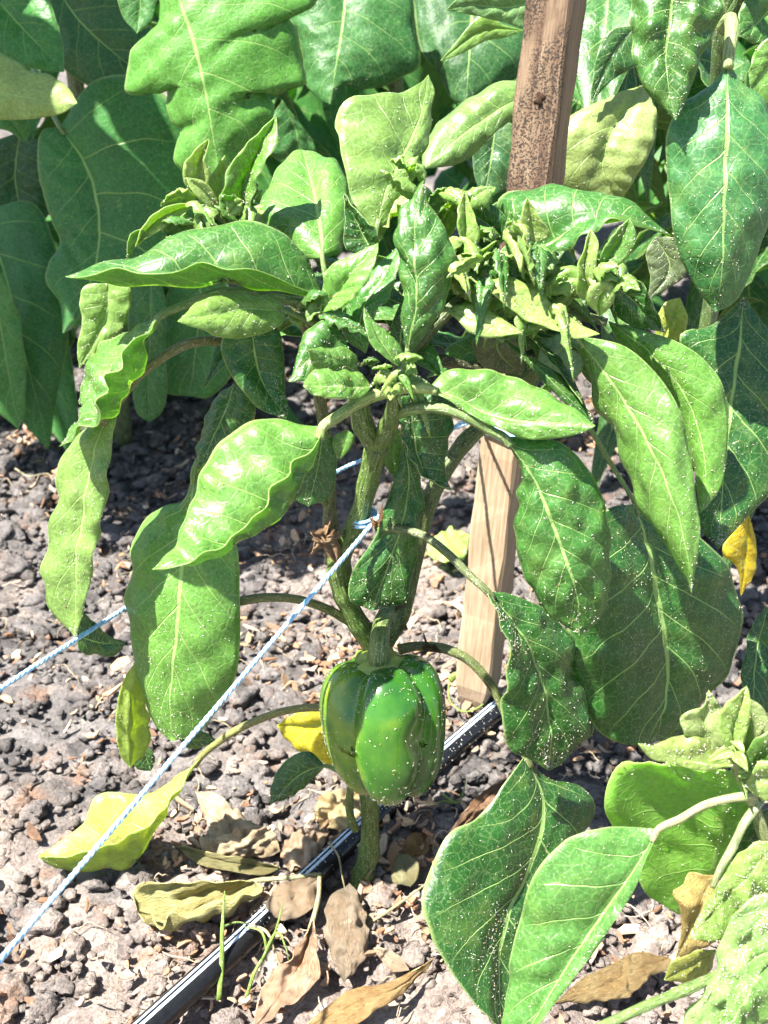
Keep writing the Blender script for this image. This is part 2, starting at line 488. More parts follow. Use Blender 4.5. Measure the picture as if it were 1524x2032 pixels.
def leaf_core(name, Mi, A, B, parent, color, mats, top_ref, N, K, arch=0.10, quilt=0.0009, crink=0.0010, wave=0.0012, nv=7, thick=0.00045, speck=1.0, groove=0.0007, label=None, curl=0.0, wl0=0.011, wl1=0.035):
    """leaf blade from midrib and two edge curves; top_ref: vector field giving the side that is the upper face"""
    u = np.linspace(0, 1, N + 1)
    s = np.linspace(0, 1, K + 1)[1:]
    cols = np.concatenate([-s[::-1], [0], s])
    pos = np.zeros((N + 1, 2 * K + 1, 3))
    for j, c in enumerate(cols):
        E = A if c < 0 else B
        pos[:, j] = Mi + (E - Mi) * abs(c)
    def normals(p):
        du = np.gradient(p, axis=0); dv = np.gradient(p, axis=1)
        n = np.cross(du, dv)
        ln = np.linalg.norm(n, axis=2)
        n = n / np.maximum(ln, 1e-12)[..., None]
        bad = ln < 1e-10
        if bad.any():
            good = n[~bad].mean(0); good /= max(np.linalg.norm(good), 1e-9)
            n[bad] = good
        return n
    n = normals(pos)
    half = n[2:-2, 1:K]
    refv = top_ref(pos[2:-2, 1:K])
    sgn = 1.0 if np.sum(half * refv) > 0 else -1.0
    n = n * sgn
    wA = np.linalg.norm(A - Mi, axis=1)[:, None]; wB = np.linalg.norm(B - Mi, axis=1)[:, None]
    ac = np.abs(cols)[None, :]
    W = np.where(cols[None, :] < 0, wA, wB)
    L = np.sum(np.linalg.norm(np.diff(Mi, axis=0), axis=1))
    U = u[:, None]
    env = np.sin(np.pi * np.clip(U, 0, 1)) ** 0.5
    h = arch * W * 4 * ac * (1 - ac) * env
    ph = np.where(cols[None, :] < 0, 0.0, 0.45)
    wv = nv * (U - 0.24 * ac ** 0.85) + ph + 0.13 * np.sin(9 * U + rng.uniform(0, 6)) * np.sin(5 * cols[None, :] + rng.uniform(0, 6))
    quilt = quilt * (0.65 + 0.7 * rng.random() * np.sin(4.0 * U + rng.uniform(0, 6)) ** 2 + 0.25 * np.sin(6 * cols[None, :] + rng.uniform(0, 6)))
    h = h + quilt * (np.abs(np.cos(np.pi * wv)) ** 1.1 - 0.4) * np.minimum(1, 5 * ac) * (1 - 0.6 * ac) * env * np.minimum(1, W / 0.012)
    h = h - groove * np.exp(-(ac / 0.10) ** 2) * env
    Wm = max(wA.max(), wB.max()); crink = crink * min(1.0, Wm / 0.026); wave = wave * min(1.0, Wm / 0.032)
    X = U * L + 0 * ac; Z = cols[None, :] * W
    for k in range(7):
        th = rng.uniform(0, math.pi); wl = rng.uniform(wl0, wl1); p0 = rng.uniform(0, 6.28)
        h = h + crink * 0.45 * np.sin(2 * np.pi * (X * math.cos(th) + Z * math.sin(th)) / wl + p0) * env * np.minimum(1, W / 0.012)
    for k in range(2):
        fr = rng.uniform(2.5, 6.5)
        h = h + wave * ac ** 3 * np.sin(2 * np.pi * fr * U + rng.uniform(0, 6) + ph * 4) * env
    h = h - curl * W * ac ** 4 * env
    pos = pos + n * h[..., None]
    n2 = normals(pos) * sgn
    low = pos - n2 * thick
    R, Cn = N + 1, 2 * K + 1
    V = np.concatenate([pos.reshape(-1, 3), low.reshape(-1, 3)])
    off = R * Cn
    I = np.arange(R * Cn).reshape(R, Cn)
    a, b, c, d = I[:-1, :-1].ravel(), I[1:, :-1].ravel(), I[1:, 1:].ravel(), I[:-1, 1:].ravel()
    q = np.stack([a, b, c, d], 1)
    if sgn < 0: q = q[:, ::-1]
    F = q.tolist() + (q[:, ::-1] + off).tolist()
    mi = [0] * len(q) + [1] * len(q)
    loop = list(I[:, 0]) + list(I[-1, 1:]) + list(I[::-1, -1][1:]) + list(I[0, ::-1][1:-1])
    for i in range(len(loop)):
        x, y = loop[i], loop[(i + 1) % len(loop)]
        f = (y, x, x + off, y + off)
        F.append(f if sgn > 0 else f[::-1]); mi.append(1)
    uv = np.stack([np.repeat(u, Cn), np.tile(cols * 0.5 + 0.5, R)], 1)
    uv = np.concatenate([uv, uv])
    o = put(name, V, F, mats, parent, origin=Mi[0], color=color, uv=uv, mi=mi)
    if label: o['label'] = label
    if speck > 0 and parent is not None:
        LEAF_REG.setdefault(parent.name, []).append((pos, n2, speck))
    return o

CAM_REF = lambda p: CAM - p
AWAY_REF = lambda p: p - CAM
UP_REF = lambda p: np.broadcast_to(np.array([0, 0, 1.0]), p.shape)

PEP = [M_TOP, M_UND]; EGG = [M_ETOP, M_EUND]; DRY = [M_DRY, M_DRY]
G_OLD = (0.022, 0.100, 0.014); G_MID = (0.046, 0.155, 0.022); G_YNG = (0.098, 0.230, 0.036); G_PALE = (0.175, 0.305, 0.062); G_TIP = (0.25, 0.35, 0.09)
G_EGG = (0.048, 0.18, 0.036); YEL = (0.52, 0.46, 0.03); YELG = (0.36, 0.40, 0.06)

def leaf(parent, mid, A, B, Y=None, h=None, eA=0.0, eB=0.0, color=G_MID, side='top', name='leaf', mats=PEP, N=34, K=8, pet=None, petr=0.0016, petcol=None, lin=False, jit=True, **kw):
    """traced leaf: photo outline of both edges and midrib; depth from Y (world metres) or from heights h over the soil"""
    m2 = smooth_path(mid, N); a2 = smooth_path(A, N); b2 = smooth_path(B, N)
    u = np.linspace(0, 1, N + 1)
    prof = np.sin(np.pi * np.clip(u, 0, 1)) ** 0.55
    if h is None:
        Yu = smooth_path(np.stack([np.linspace(0, 1, len(Y)), Y], 1), N)[:, 1] if len(Y) > 2 else np.interp(u, np.linspace(0, 1, len(Y)), Y)
        Mi = PY(m2[:, 0], m2[:, 1], Yu); Ea = PY(a2[:, 0], a2[:, 1], Yu + eA * prof); Eb = PY(b2[:, 0], b2[:, 1], Yu + eB * prof)
    else:
        hu = np.interp(u, np.linspace(0, 1, len(h)), h)
        Mi = PH(m2[:, 0], m2[:, 1], hu); Ea = PH(a2[:, 0], a2[:, 1], hu + eA * prof); Eb = PH(b2[:, 0], b2[:, 1], hu + eB * prof)
    if jit:
        f = random.uniform(0.88, 1.12); color = tuple(min(1, c * f * random.uniform(0.95, 1.05)) for c in color)
    o = leaf_core(name, Mi, Ea, Eb, parent, color, mats, CAM_REF if side == 'top' else AWAY_REF, N, K, **kw)
    if pet is not None:
        pts = [PY(*p) for p in pet] + [Mi[0], Mi[0] + (Mi[min(3, N)] - Mi[0]) * 0.8]
        tube('petiole', pts, [petr * 1.15, petr, petr, petr * 0.8], o, M_STEM, petcol or (0.16, 0.27, 0.07), 8, 0.04)
    return o

def auto_leaf(parent, base, direction, length, width, droop=0.3, color=G_MID, roll=0.0, fold=0.2, name='leaf', mats=PEP, N=18, K=5, **kw):
    """a leaf grown in space: base point, direction, length"""
    base = np.asarray(base, float); d = np.asarray(direction, float); d /= np.linalg.norm(d)
    u = np.linspace(0, 1, N + 1)
    Mi = base + np.outer(u * length, d) + np.outer(-droop * length * u ** 2, [0, 0, 1])
    T = np.gradient(Mi, axis=0); T /= np.linalg.norm(T, axis=1)[:, None]
    sd = np.cross(d, [0, 0, 1.0])
    if np.linalg.norm(sd) < 0.05: sd = np.array([1.0, 0, 0])
    sd /= np.linalg.norm(sd)
    upn = np.cross(sd, T)
    sd = sd * math.cos(roll) + upn * math.sin(roll)
    upn = np.cross(sd, T); upn /= np.linalg.norm(upn, axis=1)[:, None]
    w = width * 0.5 * np.sin(np.pi * u ** 0.75) ** 0.9 * (1 - 0.25 * u)
    w[0] = w[-1] = 0.0003
    A = Mi + sd * w[:, None] + upn * (w * fold)[:, None]
    B = Mi - sd * w[:, None] + upn * (w * fold)[:, None]
    ref = upn.mean(0)
    f = random.uniform(0.85, 1.15); color = tuple(min(1, c * f) for c in color)
    return leaf_core(name, Mi, A, B, parent, color, mats, lambda p: np.broadcast_to(ref, p.shape), N, K, **kw)

# ------------------------------------------------------------------ soil
def soil_height(x, y):
    h = 0.006 * np.sin(7 * x + 2.0 * np.sin(3 * y)) + 0.005 * np.sin(9.5 * y + 1.3 * np.sin(5 * x) + 1.0)
    h = h + 0.003 * np.sin(31 * x + 17 * y) * np.sin(23 * y - 11 * x + 2)
    return h - 0.006

def axis_grid(lo, hi, step, far):
    inner = np.arange(lo, hi + 1e-9, step)
    out = []; s = step; p = hi
    while p < far:
        s *= 1.5; p += s; out.append(p)
    outn = []; s = step; p = lo
    while p > -far:
        s *= 1.5; p -= s; outn.append(p)
    return np.concatenate([np.array(outn[::-1]), inner, np.array(out)])

gx = axis_grid(-0.85, 0.9, 0.0065, 60.0); gy = axis_grid(0.2, 2.2, 0.0065, 60.0)
GXX, GYY = np.meshgrid(gx, gy, indexing='xy')
fine = soil_height(GXX, GYY)
fade = np.clip(1.6 - np.hypot(GXX, GYY - 1.0) / 2.0, 0, 1)
for k in range(10):
    th = rng.uniform(0, 6.28); wl = rng.uniform(0.03, 0.08)
    fine = fine + 0.0012 * np.sin((GXX * math.cos(th) + GYY * math.sin(th)) * 6.283 / wl + rng.uniform(0, 6))
fine = fine + rng.normal(0, 0.0011, fine.shape)
GZZ = fine * fade - 0.003
V = np.stack([GXX, GYY, GZZ], -1).reshape(-1, 3)
nx, ny = len(gx), len(gy)
I = np.arange(nx * ny).reshape(ny, nx)
F = np.stack([I[:-1, :-1].ravel(), I[:-1, 1:].ravel(), I[1:, 1:].ravel(), I[1:, :-1].ravel()], 1).tolist()
soil = put('soil', V, F, M_SOIL, origin=(0, 0, 0))
tag(soil, 'dry crumbly grey and beige garden soil of the bed', None, None, 'structure')

def ico(sub):
    t = (1 + 5 ** 0.5) / 2
    v = [(-1, t, 0), (1, t, 0), (-1, -t, 0), (1, -t, 0), (0, -1, t), (0, 1, t), (0, -1, -t), (0, 1, -t), (t, 0, -1), (t, 0, 1), (-t, 0, -1), (-t, 0, 1)]
    v = [np.array(p) / np.linalg.norm(p) for p in v]
    f = [(0,11,5),(0,5,1),(0,1,7),(0,7,10),(0,10,11),(1,5,9),(5,11,4),(11,10,2),(10,7,6),(7,1,8),(3,9,4),(3,4,2),(3,2,6),(3,6,8),(3,8,9),(4,9,5),(2,4,11),(6,2,10),(8,6,7),(9,8,1)]
    for _ in range(sub):
        cache = {}; nf = []
        def mp(a, b):
            k = (min(a, b), max(a, b))
            if k not in cache:
                p = v[a] + v[b]; v.append(p / np.linalg.norm(p)); cache[k] = len(v) - 1
            return cache[k]
        for a, b, c in f:
            x, y, z = mp(a, b), mp(b, c), mp(c, a)
            nf += [(a, x, z), (b, y, x), (c, z, y), (x, y, z)]
        f = nf
    return np.array(v), np.array(f)

def clod_variant(sub, rough):
    v, f = ico(sub)
    off = Vector((random.uniform(-50, 50), random.uniform(-50, 50), random.uniform(-50, 50)))
    r = np.array([1 + rough * (0.75 * mnoise.noise(Vector(p) * 1.3 + off) + 0.5 * mnoise.noise(Vector(p) * 2.9 + off) + 0.28 * mnoise.noise(Vector(p) * 6.0 + off)) for p in v])
    v = v * r[:, None] * np.array([random.uniform(0.85, 1.2), random.uniform(0.75, 1.0), random.uniform(0.5, 0.78)])
    return v, f

variants1 = [clod_variant(1, 0.75) for _ in range(24)]
variants2 = [clod_variant(2, 0.85) for _ in range(20)]

NCL = 27000
cy_ = rng.uniform(0.30, 1.95, NCL); half = 0.36 * (cy_ * 0.95 + 0.25) + 0.18
cx_ = rng.uniform(-1, 1, NCL) * half
keep = rng.uniform(0, 1, NCL) < half / half.max() * 1.05
cx_, cy_ = cx_[keep], cy_[keep]
cr = np.exp(rng.normal(math.log(0.0036), 0.52, len(cx_))); cr = np.clip(cr, 0.0016, 0.0140)
clump = np.sin(11 * cx_ + 3) * np.sin(9 * cy_ + 1.0)
cr *= 1 + 0.18 * clump
cz = soil_height(cx_, cy_)
def visible_size(i):
    p = np.array([cx_[i], cy_[i], cz[i]]) - CAM
    z = p.dot(FWD); xx = CX + FPX * p[0] / z; yy = CY - FPX * p.dot(UPV) / z
    if not (-20 < xx < 1544 and 0 < yy < 2052): return 0
    hid = (300 < yy < 700) or (xx > 980 and yy < 1450) or (yy < 700)
    return (0.25 if hid else 1.0) * cr[i] / z
vs = np.array([visible_size(i) for i in range(len(cx_))])
single = set(np.argsort(-vs)[:230].tolist())
clod_meshes = []
for v, f in variants2[:14]:
    clod_meshes.append(mesh_from('soil_clod', v, f.tolist(), [M_SOIL]))
VV, FF = [], []; base = 0
for i in range(len(cx_)):
    r = cr[i]; ang = rng.uniform(0, 6.28); tl = rng.uniform(-0.5, 0.5)
    if i in single:
        o = bpy.data.objects.new('soil_clod', clod_meshes[i % len(clod_meshes)])
        COL.objects.link(o); o.parent = soil
        o.location = (cx_[i], cy_[i], cz[i] + r * 0.12)
        o.rotation_euler = (tl, rng.uniform(-0.5, 0.5), ang); o.scale = (r, r, r)
        continue
    v, f = (variants2 if r > 0.0075 else variants1)[i % 20]
    ca, sa = math.cos(ang), math.sin(ang); ct, st = math.cos(tl), math.sin(tl)
    Rm = np.array([[ca, -sa, 0], [sa, ca, 0], [0, 0, 1]]) @ np.array([[1, 0, 0], [0, ct, -st], [0, st, ct]])
    VV.append(v @ Rm.T * r + np.array([cx_[i], cy_[i], cz[i] + r * rng.uniform(-0.05, 0.35)]))
    FF.append(f + base); base += len(v)
VV = np.concatenate(VV); FF = np.concatenate(FF)
crumbs = put('soil_crumbs', VV, FF.tolist(), M_SOIL, soil, origin=(0, 0, 0))
crumbs['kind'] = 'stuff'

# dry chips, bark shreds and fibres scattered over the soil
CHIPC = [(0.42, 0.26, 0.15), (0.50, 0.34, 0.21), (0.34, 0.18, 0.10), (0.58, 0.45, 0.32), (0.28, 0.16, 0.10), (0.46, 0.33, 0.24)]
VV, FF, CC = [], [], []; base = 0
cent = [(rng.uniform(-0.5, 0.6), rng.uniform(0.38, 1.5)) for _ in range(46)]
cent += [tuple(PH(x, y, 0)[:2]) for x, y in ((130, 970), (90, 990), (590, 1090), (640, 1330), (330, 1010), (860, 1200), (520, 1700), (560, 1900), (800, 1700), (1230, 1480), (880, 1480), (400, 1880), (350, 1960), (1250, 1870), (620, 1620), (820, 1620), (760, 1840))]
for k in range(3000):
    if k < 2300:
        c0 = cent[rng.integers(len(cent))]; x, y = c0[0] + rng.normal(0, 0.028), c0[1] + rng.normal(0, 0.028)
    else:
        y = rng.uniform(0.32, 1.7); x = rng.uniform(-1, 1) * (0.36 * (y + 0.25) + 0.08)
    L = float(np.clip(np.exp(rng.normal(math.log(0.0075), 0.5)), 0.002, 0.024)); w = L * rng.uniform(0.15, 0.6); th = rng.uniform(0.0003, 0.0012)
    a = rng.uniform(0, 6.28); tilt = rng.normal(0, 0.45); tilt2 = rng.normal(0, 0.35)
    z = float(soil_height(x, y)) + rng.uniform(0.003, 0.011)
    prof = np.array([(-.5, -.2), (-.25, -.5), (.2, -.45), (.5, -.1), (.42, .3), (.05, .5), (-.35, .4)]) * (1 + rng.normal(0, 0.18, (7, 2)))
    bend = rng.normal(0, 0.5) * L
    top = np.stack([prof[:, 0] * L, prof[:, 1] * w, bend * prof[:, 0] ** 2 + th], 1); bot = top - [0, 0, th * 2]
    v = np.concatenate([top, bot])
    ct, st = math.cos(tilt), math.sin(tilt); c2, s2 = math.cos(tilt2), math.sin(tilt2); ca, sa = math.cos(a), math.sin(a)
    R = np.array([[ca, -sa, 0], [sa, ca, 0], [0, 0, 1]]) @ np.array([[ct, 0, st], [0, 1, 0], [-st, 0, ct]]) @ np.array([[1, 0, 0], [0, c2, -s2], [0, s2, c2]])
    VV.append(v @ R.T + [x, y, z])
    FF.append(tuple(base + i for i in range(7))); FF.append(tuple(base + 13 - i for i in range(7)))
    for i in range(7):
        j = (i + 1) % 7; FF.append((base + j, base + i, base + 7 + i, base + 7 + j))
    col = np.array(CHIPC[rng.integers(len(CHIPC))]) * rng.uniform(0.55, 1.2)
    CC.append(np.tile([*col, 1], (14, 1))); base += 14
for k in range(420):
    if k < 260:
        c0 = cent[rng.integers(len(cent))]; x, y = c0[0] + rng.normal(0, 0.03), c0[1] + rng.normal(0, 0.03)
    else:
        y = rng.uniform(0.32, 1.6); x = rng.uniform(-1, 1) * (0.36 * (y + 0.25) + 0.08)
    n = 6; a = rng.uniform(0, 6.28); L = rng.uniform(0.008, 0.045); pts = []
    px, py = x, y
    for i in range(n):
        pts.append((px, py, float(soil_height(px, py)) + 0.005 + 0.006 * rng.uniform(0, 1) * math.sin(math.pi * i / (n - 1))))
        a += rng.normal(0, 0.4); px += math.cos(a) * L / n; py += math.sin(a) * L / n
    v, f, _ = tube_geo(smooth_path(pts, 9), [0.0003, 0.0005, 0.0002], 4)
    VV.append(v); FF += [tuple(base + i for i in q) for q in f]
    CC.append(np.tile([*(np.array((0.55, 0.44, 0.30)) * rng.uniform(0.5, 1.15)), 1], (len(v), 1))); base += len(v)
litter = put('plant_litter', np.concatenate(VV), FF, M_LITTER, origin=(0, 0, 0), smooth=False, cols=np.concatenate(CC))
tag(litter, 'brown bark chips and dry fibres strewn over the soil', 'plant litter', None, 'stuff')

# ------------------------------------------------------------------ wooden stake
SY = 0.785
st_base = PH(942, 1405, 0.0)
st_top = PY(1110, -60, st_base[1] + 0.0)
ax = (st_top - st_base); slen = np.linalg.norm(ax)
def stake():
    s = 0.0305; ang = math.radians(-27)
    rows = [(-0.03, 0.25), (0.0, 0.55), (0.018, 0.86), (0.03, 1.0)] + [(z, 1.0) for z in np.linspace(0.06, slen, 26)]
    V, F = [], []
    prof = []
    b = 0.0018; hs = s / 2
    for cxn, cyn in ((-1, -1), (1, -1), (1, 1), (-1, 1)):
        if (cxn * cyn) > 0: prof += [(cxn * hs, cyn * (hs - b)), (cxn * (hs - b), cyn * hs)] if cxn < 0 else [(cxn * hs, cyn * (hs - b)), (cxn * (hs - b), cyn * hs)]
        else: prof += [(cxn * (hs - b), cyn * hs), (cxn * hs, cyn * (hs - b))]
    m = []
    prof = sorted(prof, key=lambda p: math.atan2(p[1], p[0]))
    np_ = len(prof)
    for z, k in rows:
        for i, (px, py) in enumerate(prof):
            j = 0.0005 * math.sin(z * 60 + i * 1.7) + 0.0004 * math.sin(z * 190 + i)
            xx, yy = (px + j) * k, (py + j) * k
            V.append((xx * math.cos(ang) - yy * math.sin(ang), xx * math.sin(ang) + yy * math.cos(ang), z))
    for r in range(len(rows) - 1):
        for i in range(np_):
            a = r * np_ + i; c = r * np_ + (i + 1) % np_
            F.append((a, c, c + np_, a + np_))
    F.append(tuple(range(np_ - 1, -1, -1))); F.append(tuple((len(rows) - 1) * np_ + i for i in range(np_)))
    o = put('wooden_stake', V, F, M_WOOD, origin=(0, 0, 0), smooth=False)
    o.location = st_base
    o.rotation_euler = Vector(ax).to_track_quat('Z', 'Y').to_euler()
    q = Vector(ax).normalized()
    o.rotation_mode = 'QUATERNION'
    o.rotation_quaternion = Vector((0, 0, 1)).rotation_difference(q)
    WLOC[o.name] = st_base
    tag(o, 'square weathered wooden stake driven into the soil behind the pepper plant', 'stake')
    return o
STK = stake()
# a dark knot hole and lifted splinters on the weathered face
def stake_local(o, name, V, F, mat, **kw):
    p = put(name, V, F, mat, None, origin=np.asarray(V).mean(0), **kw)
    loc = np.asarray(V).mean(0)
    p.parent = o; p.location = loc
    return p
a27 = math.radians(-27)
n1 = np.array([math.sin(a27), -math.cos(a27), 0]) ; t1 = np.array([math.cos(a27), math.sin(a27), 0])
M_KNOT = simple_material('dark_knot', (0.05, 0.03, 0.02), 0.9, 0.1, 0.3, 400, 0.6, 0.001, 0.5)
v, f = ico(2)
v = v * (1 + 0.8 * np.array([mnoise.noise(Vector(p) * 2.2) for p in v]))[:, None]
kz = 0.50
stake_local(STK, 'knot', v[:, :1] * 0.0032 * t1 + v[:, 1:2] * 0.0018 * n1 + v[:, 2:3] * 0.0055 * np.array([0, 0, 1]) + n1 * 0.0142 + t1 * 0.002 + np.array([0, 0, kz]), f.tolist(), M_KNOT)
# twine wrapped on the stake
for kz in (0.262, 0.268):
    ring = []
    for k in range(25):
        th = 2 * math.pi * k / 24
        d = np.array([math.cos(th), math.sin(th)]); r = 0.0168 / max(abs(d[0]), abs(d[1]))
        x, y = d * min(r, 0.0215)
        ring.append((x * math.cos(a27) - y * math.sin(a27), x * math.sin(a27) + y * math.cos(a27), kz + 0.002 * math.sin(th * 2)))
    v, f, uvv = tube_geo(np.array(ring), [0.0013], 6)
    stake_local(STK, 'twine_wrap', v, f, M_TWINE_B)

# ------------------------------------------------------------------ drip hose
hp = [(-250, 2560), (-60, 2370), (150, 2170), (300, 2033), (450, 1897), (620, 1738), (740, 1625), (880, 1500), (1000, 1396), (1150, 1270), (1330, 1110), (1550, 915)]
HR = 0.0088
path = smooth_path([PH(x, y, 0.010) for x, y in hp], 90)
V, F, UV = tube_geo(path, [HR], 20)
hose = put('drip_hose', V, F, M_HOSE, origin=path[0], uv=UV)
tag(hose, 'black polythene drip irrigation hose with pale stripes lying on the soil', 'hose')
Tn = np.gradient(path, axis=0); Tn /= np.linalg.norm(Tn, axis=1)[:, None]
sdv = np.cross(Tn, [0, 0, 1.0]); sdv /= np.linalg.norm(sdv, axis=1)[:, None]; upv = np.cross(sdv, Tn)
for a0, wd in ((18, 6), (-6, 8)):
    V, F = [], []
    for i in range(len(path)):
        for da, rr in ((-wd, HR - 0.0002), (-wd * .6, HR + 0.00028), (wd * .6, HR + 0.00028), (wd, HR - 0.0002)):
            th = math.radians(90 + a0 + da)
            V.append(path[i] + rr * (-math.cos(th) * sdv[i] * -1 + math.sin(th) * upv[i]))
    for i in range(len(path) - 1):
        for k in range(3):
            F.append((i * 4 + k, i * 4 + k + 1, i * 4 + k + 5, i * 4 + k + 4))
    put('stripe', V, F, M_STRIPE, hose)

# ------------------------------------------------------------------ twine
def twine(name, pts, r, label, tcol=M_TWINE):
    path = smooth_path(pts, 160)
    root = None
    T = np.gradient(path, axis=0); T /= np.linalg.norm(T, axis=1)[:, None]
    s_ = np.cross(T, [0, 0, 1.0]); s_ /= np.linalg.norm(s_, axis=1)[:, None]; u_ = np.cross(s_, T)
    L = np.concatenate([[0], np.cumsum(np.linalg.norm(np.diff(path, axis=0), axis=1))])
    for k in range(3):
        ph = L / 0.011 * 2 * math.pi + k * 2.094
        pp = path + r * 0.55 * (np.cos(ph)[:, None] * s_ + np.sin(ph)[:, None] * u_)
        V, F, UV = tube_geo(pp, [r * 0.62], 6)
        o = put(name if root is None else 'strand', V, F, M_TWINE_B if k == 1 else tcol, root, origin=path[0], uv=UV)
        if root is None:
            root = tag(o, label, 'twine')
    return root
stk_pt = lambda dz: st_base + ax / slen * dz
TW = twine('garden_twine', [PY(-90, 2010, 0.305), PY(0, 1905, 0.332), PY(240, 1625, 0.407), PY(500, 1320, 0.485), PY(700, 1085, 0.543), PY(742, 1036, 0.553), PY(800, 972, 0.60), PY(905, 845, 0.68), stk_pt(0.265) + np.array([-0.018, 0, 0])], 0.00140,
      'blue and white twine pulled tight across the plant and tied at its stem')
twine('garden_twine', [PY(-90, 1430, 0.43), PY(0, 1367, 0.455), PY(140, 1276, 0.505), PY(250, 1205, 0.56), PY(480, 1050, 0.60), PY(690, 925, 0.665), PY(900, 850, 0.745), stk_pt(0.27) + np.array([0.0, 0.022, 0])], 0.00140,
      'blue and white twine running behind the leaves, off the hose side of the stem')

# ------------------------------------------------------------------ the pepper plant with the fruit
Y0 = 0.573
pb = PH(722, 1748, 0.0)
MAIN = empty('pepper_plant', pb, 'pepper plant with drooping curled leaves and one green bell pepper, tied with twine', 'pepper plant', 'pepper plants')
SG = (0.062, 0.135, 0.016); SD = (0.04, 0.08, 0.02); SB = (0.14, 0.135, 0.04)
tube('stem', [PY(712, 1765, Y0 - .004), PY(722, 1735, Y0), PY(733, 1690, Y0), PY(735, 1640, Y0), PY(735, 1580, Y0), PY(742, 1450, Y0 + .004), PY(752, 1330, Y0 + .004), PY(748, 1285, Y0 + .002)], [0.0078, 0.0066, 0.0062, 0.0068, 0.0060, 0.0058, 0.0060, 0.0066], MAIN, None, SG, 14)
tube('root_collar', [PY(700, 1790, Y0 - .006), PY(712, 1770, Y0 - .004), PY(722, 1738, Y0)], [0.010, 0.0092, 0.0062], MAIN, None, (0.24, 0.19, 0.13), 14)
tube('branch', [PY(748, 1292, Y0), PY(712, 1238, Y0 - .004), PY(684, 1180, Y0 - .006), PY(672, 1130, Y0 - .006), PY(684, 1080, Y0 - .008), PY(710, 1030, Y0 - .010), PY(728, 960, Y0 - .012), PY(745, 885, Y0 - .016)], [0.0066, 0.0060, 0.0058, 0.0064, 0.0056, 0.0054, 0.0058, 0.0066], MAIN, None, SG, 12)
tube('branch', [PY(660, 1120, Y0 - .002), PY(656, 1040, Y0 + .006), PY(653, 960, Y0 + .008), PY(648, 880, Y0 + .008), PY(630, 760, Y0 + .012), PY(610, 650, Y0 + .012), PY(560, 560, Y0 + .02)], [0.0046, 0.0040, 0.0036, 0.0034, 0.003], MAIN, None, SB, 10)
tube('branch', [PY(746, 888, Y0 - .016), PY(722, 845, Y0 - .022), PY(712, 800, Y0 - .022), PY(690, 720, Y0 - .012), PY(640, 640, Y0 - .004), PY(560, 580, Y0)], [0.0060, 0.0050, 0.0042, 0.0036, 0.003], MAIN, None, SG, 10)
tube('branch', [PY(748, 885, Y0 - .016), PY(770, 848, Y0 - .030), PY(780, 815, Y0 - .044), PY(782, 780, Y0 - .050)], [0.0058, 0.0048, 0.0042, 0.0030], MAIN, None, SG, 10)
tube('branch', [PY(755, 1290, Y0 + .004), PY(795, 1220, Y0 + .006), PY(822, 1110, Y0 + .012), PY(850, 1000, Y0 + .016), PY(880, 938, Y0 + .020), PY(925, 875, Y0 + .028), PY(965, 838, Y0 + .034), PY(1040, 760, Y0 + .03), PY(1120, 680, Y0 + .02)], [0.0060, 0.0054, 0.0054, 0.0054, 0.005, 0.0046, 0.004, 0.003], MAIN, None, (0.075, 0.12, 0.03), 12)
tube('branch', [PY(782, 800, Y0 - .030), PY(800, 720, Y0 - .01), PY(840, 665, Y0), PY(884, 622, Y0 + .004), PY(930, 560, Y0 + .01)], [0.004, 0.0042, 0.004, 0.003], MAIN, None, SD, 10)
tube('branch', [PY(815, 700, Y0 + .01), PY(880, 715, Y0 + .02), PY(960, 730, Y0 + .03), PY(1060, 700, Y0 + .03)], [0.0034, 0.0032, 0.0026], MAIN, None, (0.03, 0.03, 0.02), 8)
tube('branch', [PY(884, 622, Y0 + .004), PY(960, 590, Y0 + .012), PY(1060, 600, Y0 + .014), PY(1150, 625, Y0 + .010), PY(1205, 640, Y0 + .006)], [0.0034, 0.003, 0.003, 0.0024], MAIN, None, (0.12, 0.16, 0.06), 8)
tube('branch', [PY(640, 640, Y0 - .002), PY(560, 500, Y0 + .03), PY(470, 450, Y0 + .03), PY(420, 420, Y0 + .03)], [0.003, 0.0026, 0.002], MAIN, None, SG, 8)
# sawn-off side shoot beside the stem foot
tube('side_shoot', [PY(706, 1645, Y0 - .004), PY(698, 1630, Y0 - .008), PY(693, 1600, Y0 - .010), PY(695, 1550, Y0 - .012), PY(690, 1520, Y0 - .012)], [0.0030, 0.0028, 0.0026, 0.0022], MAIN, None, SG, 8)

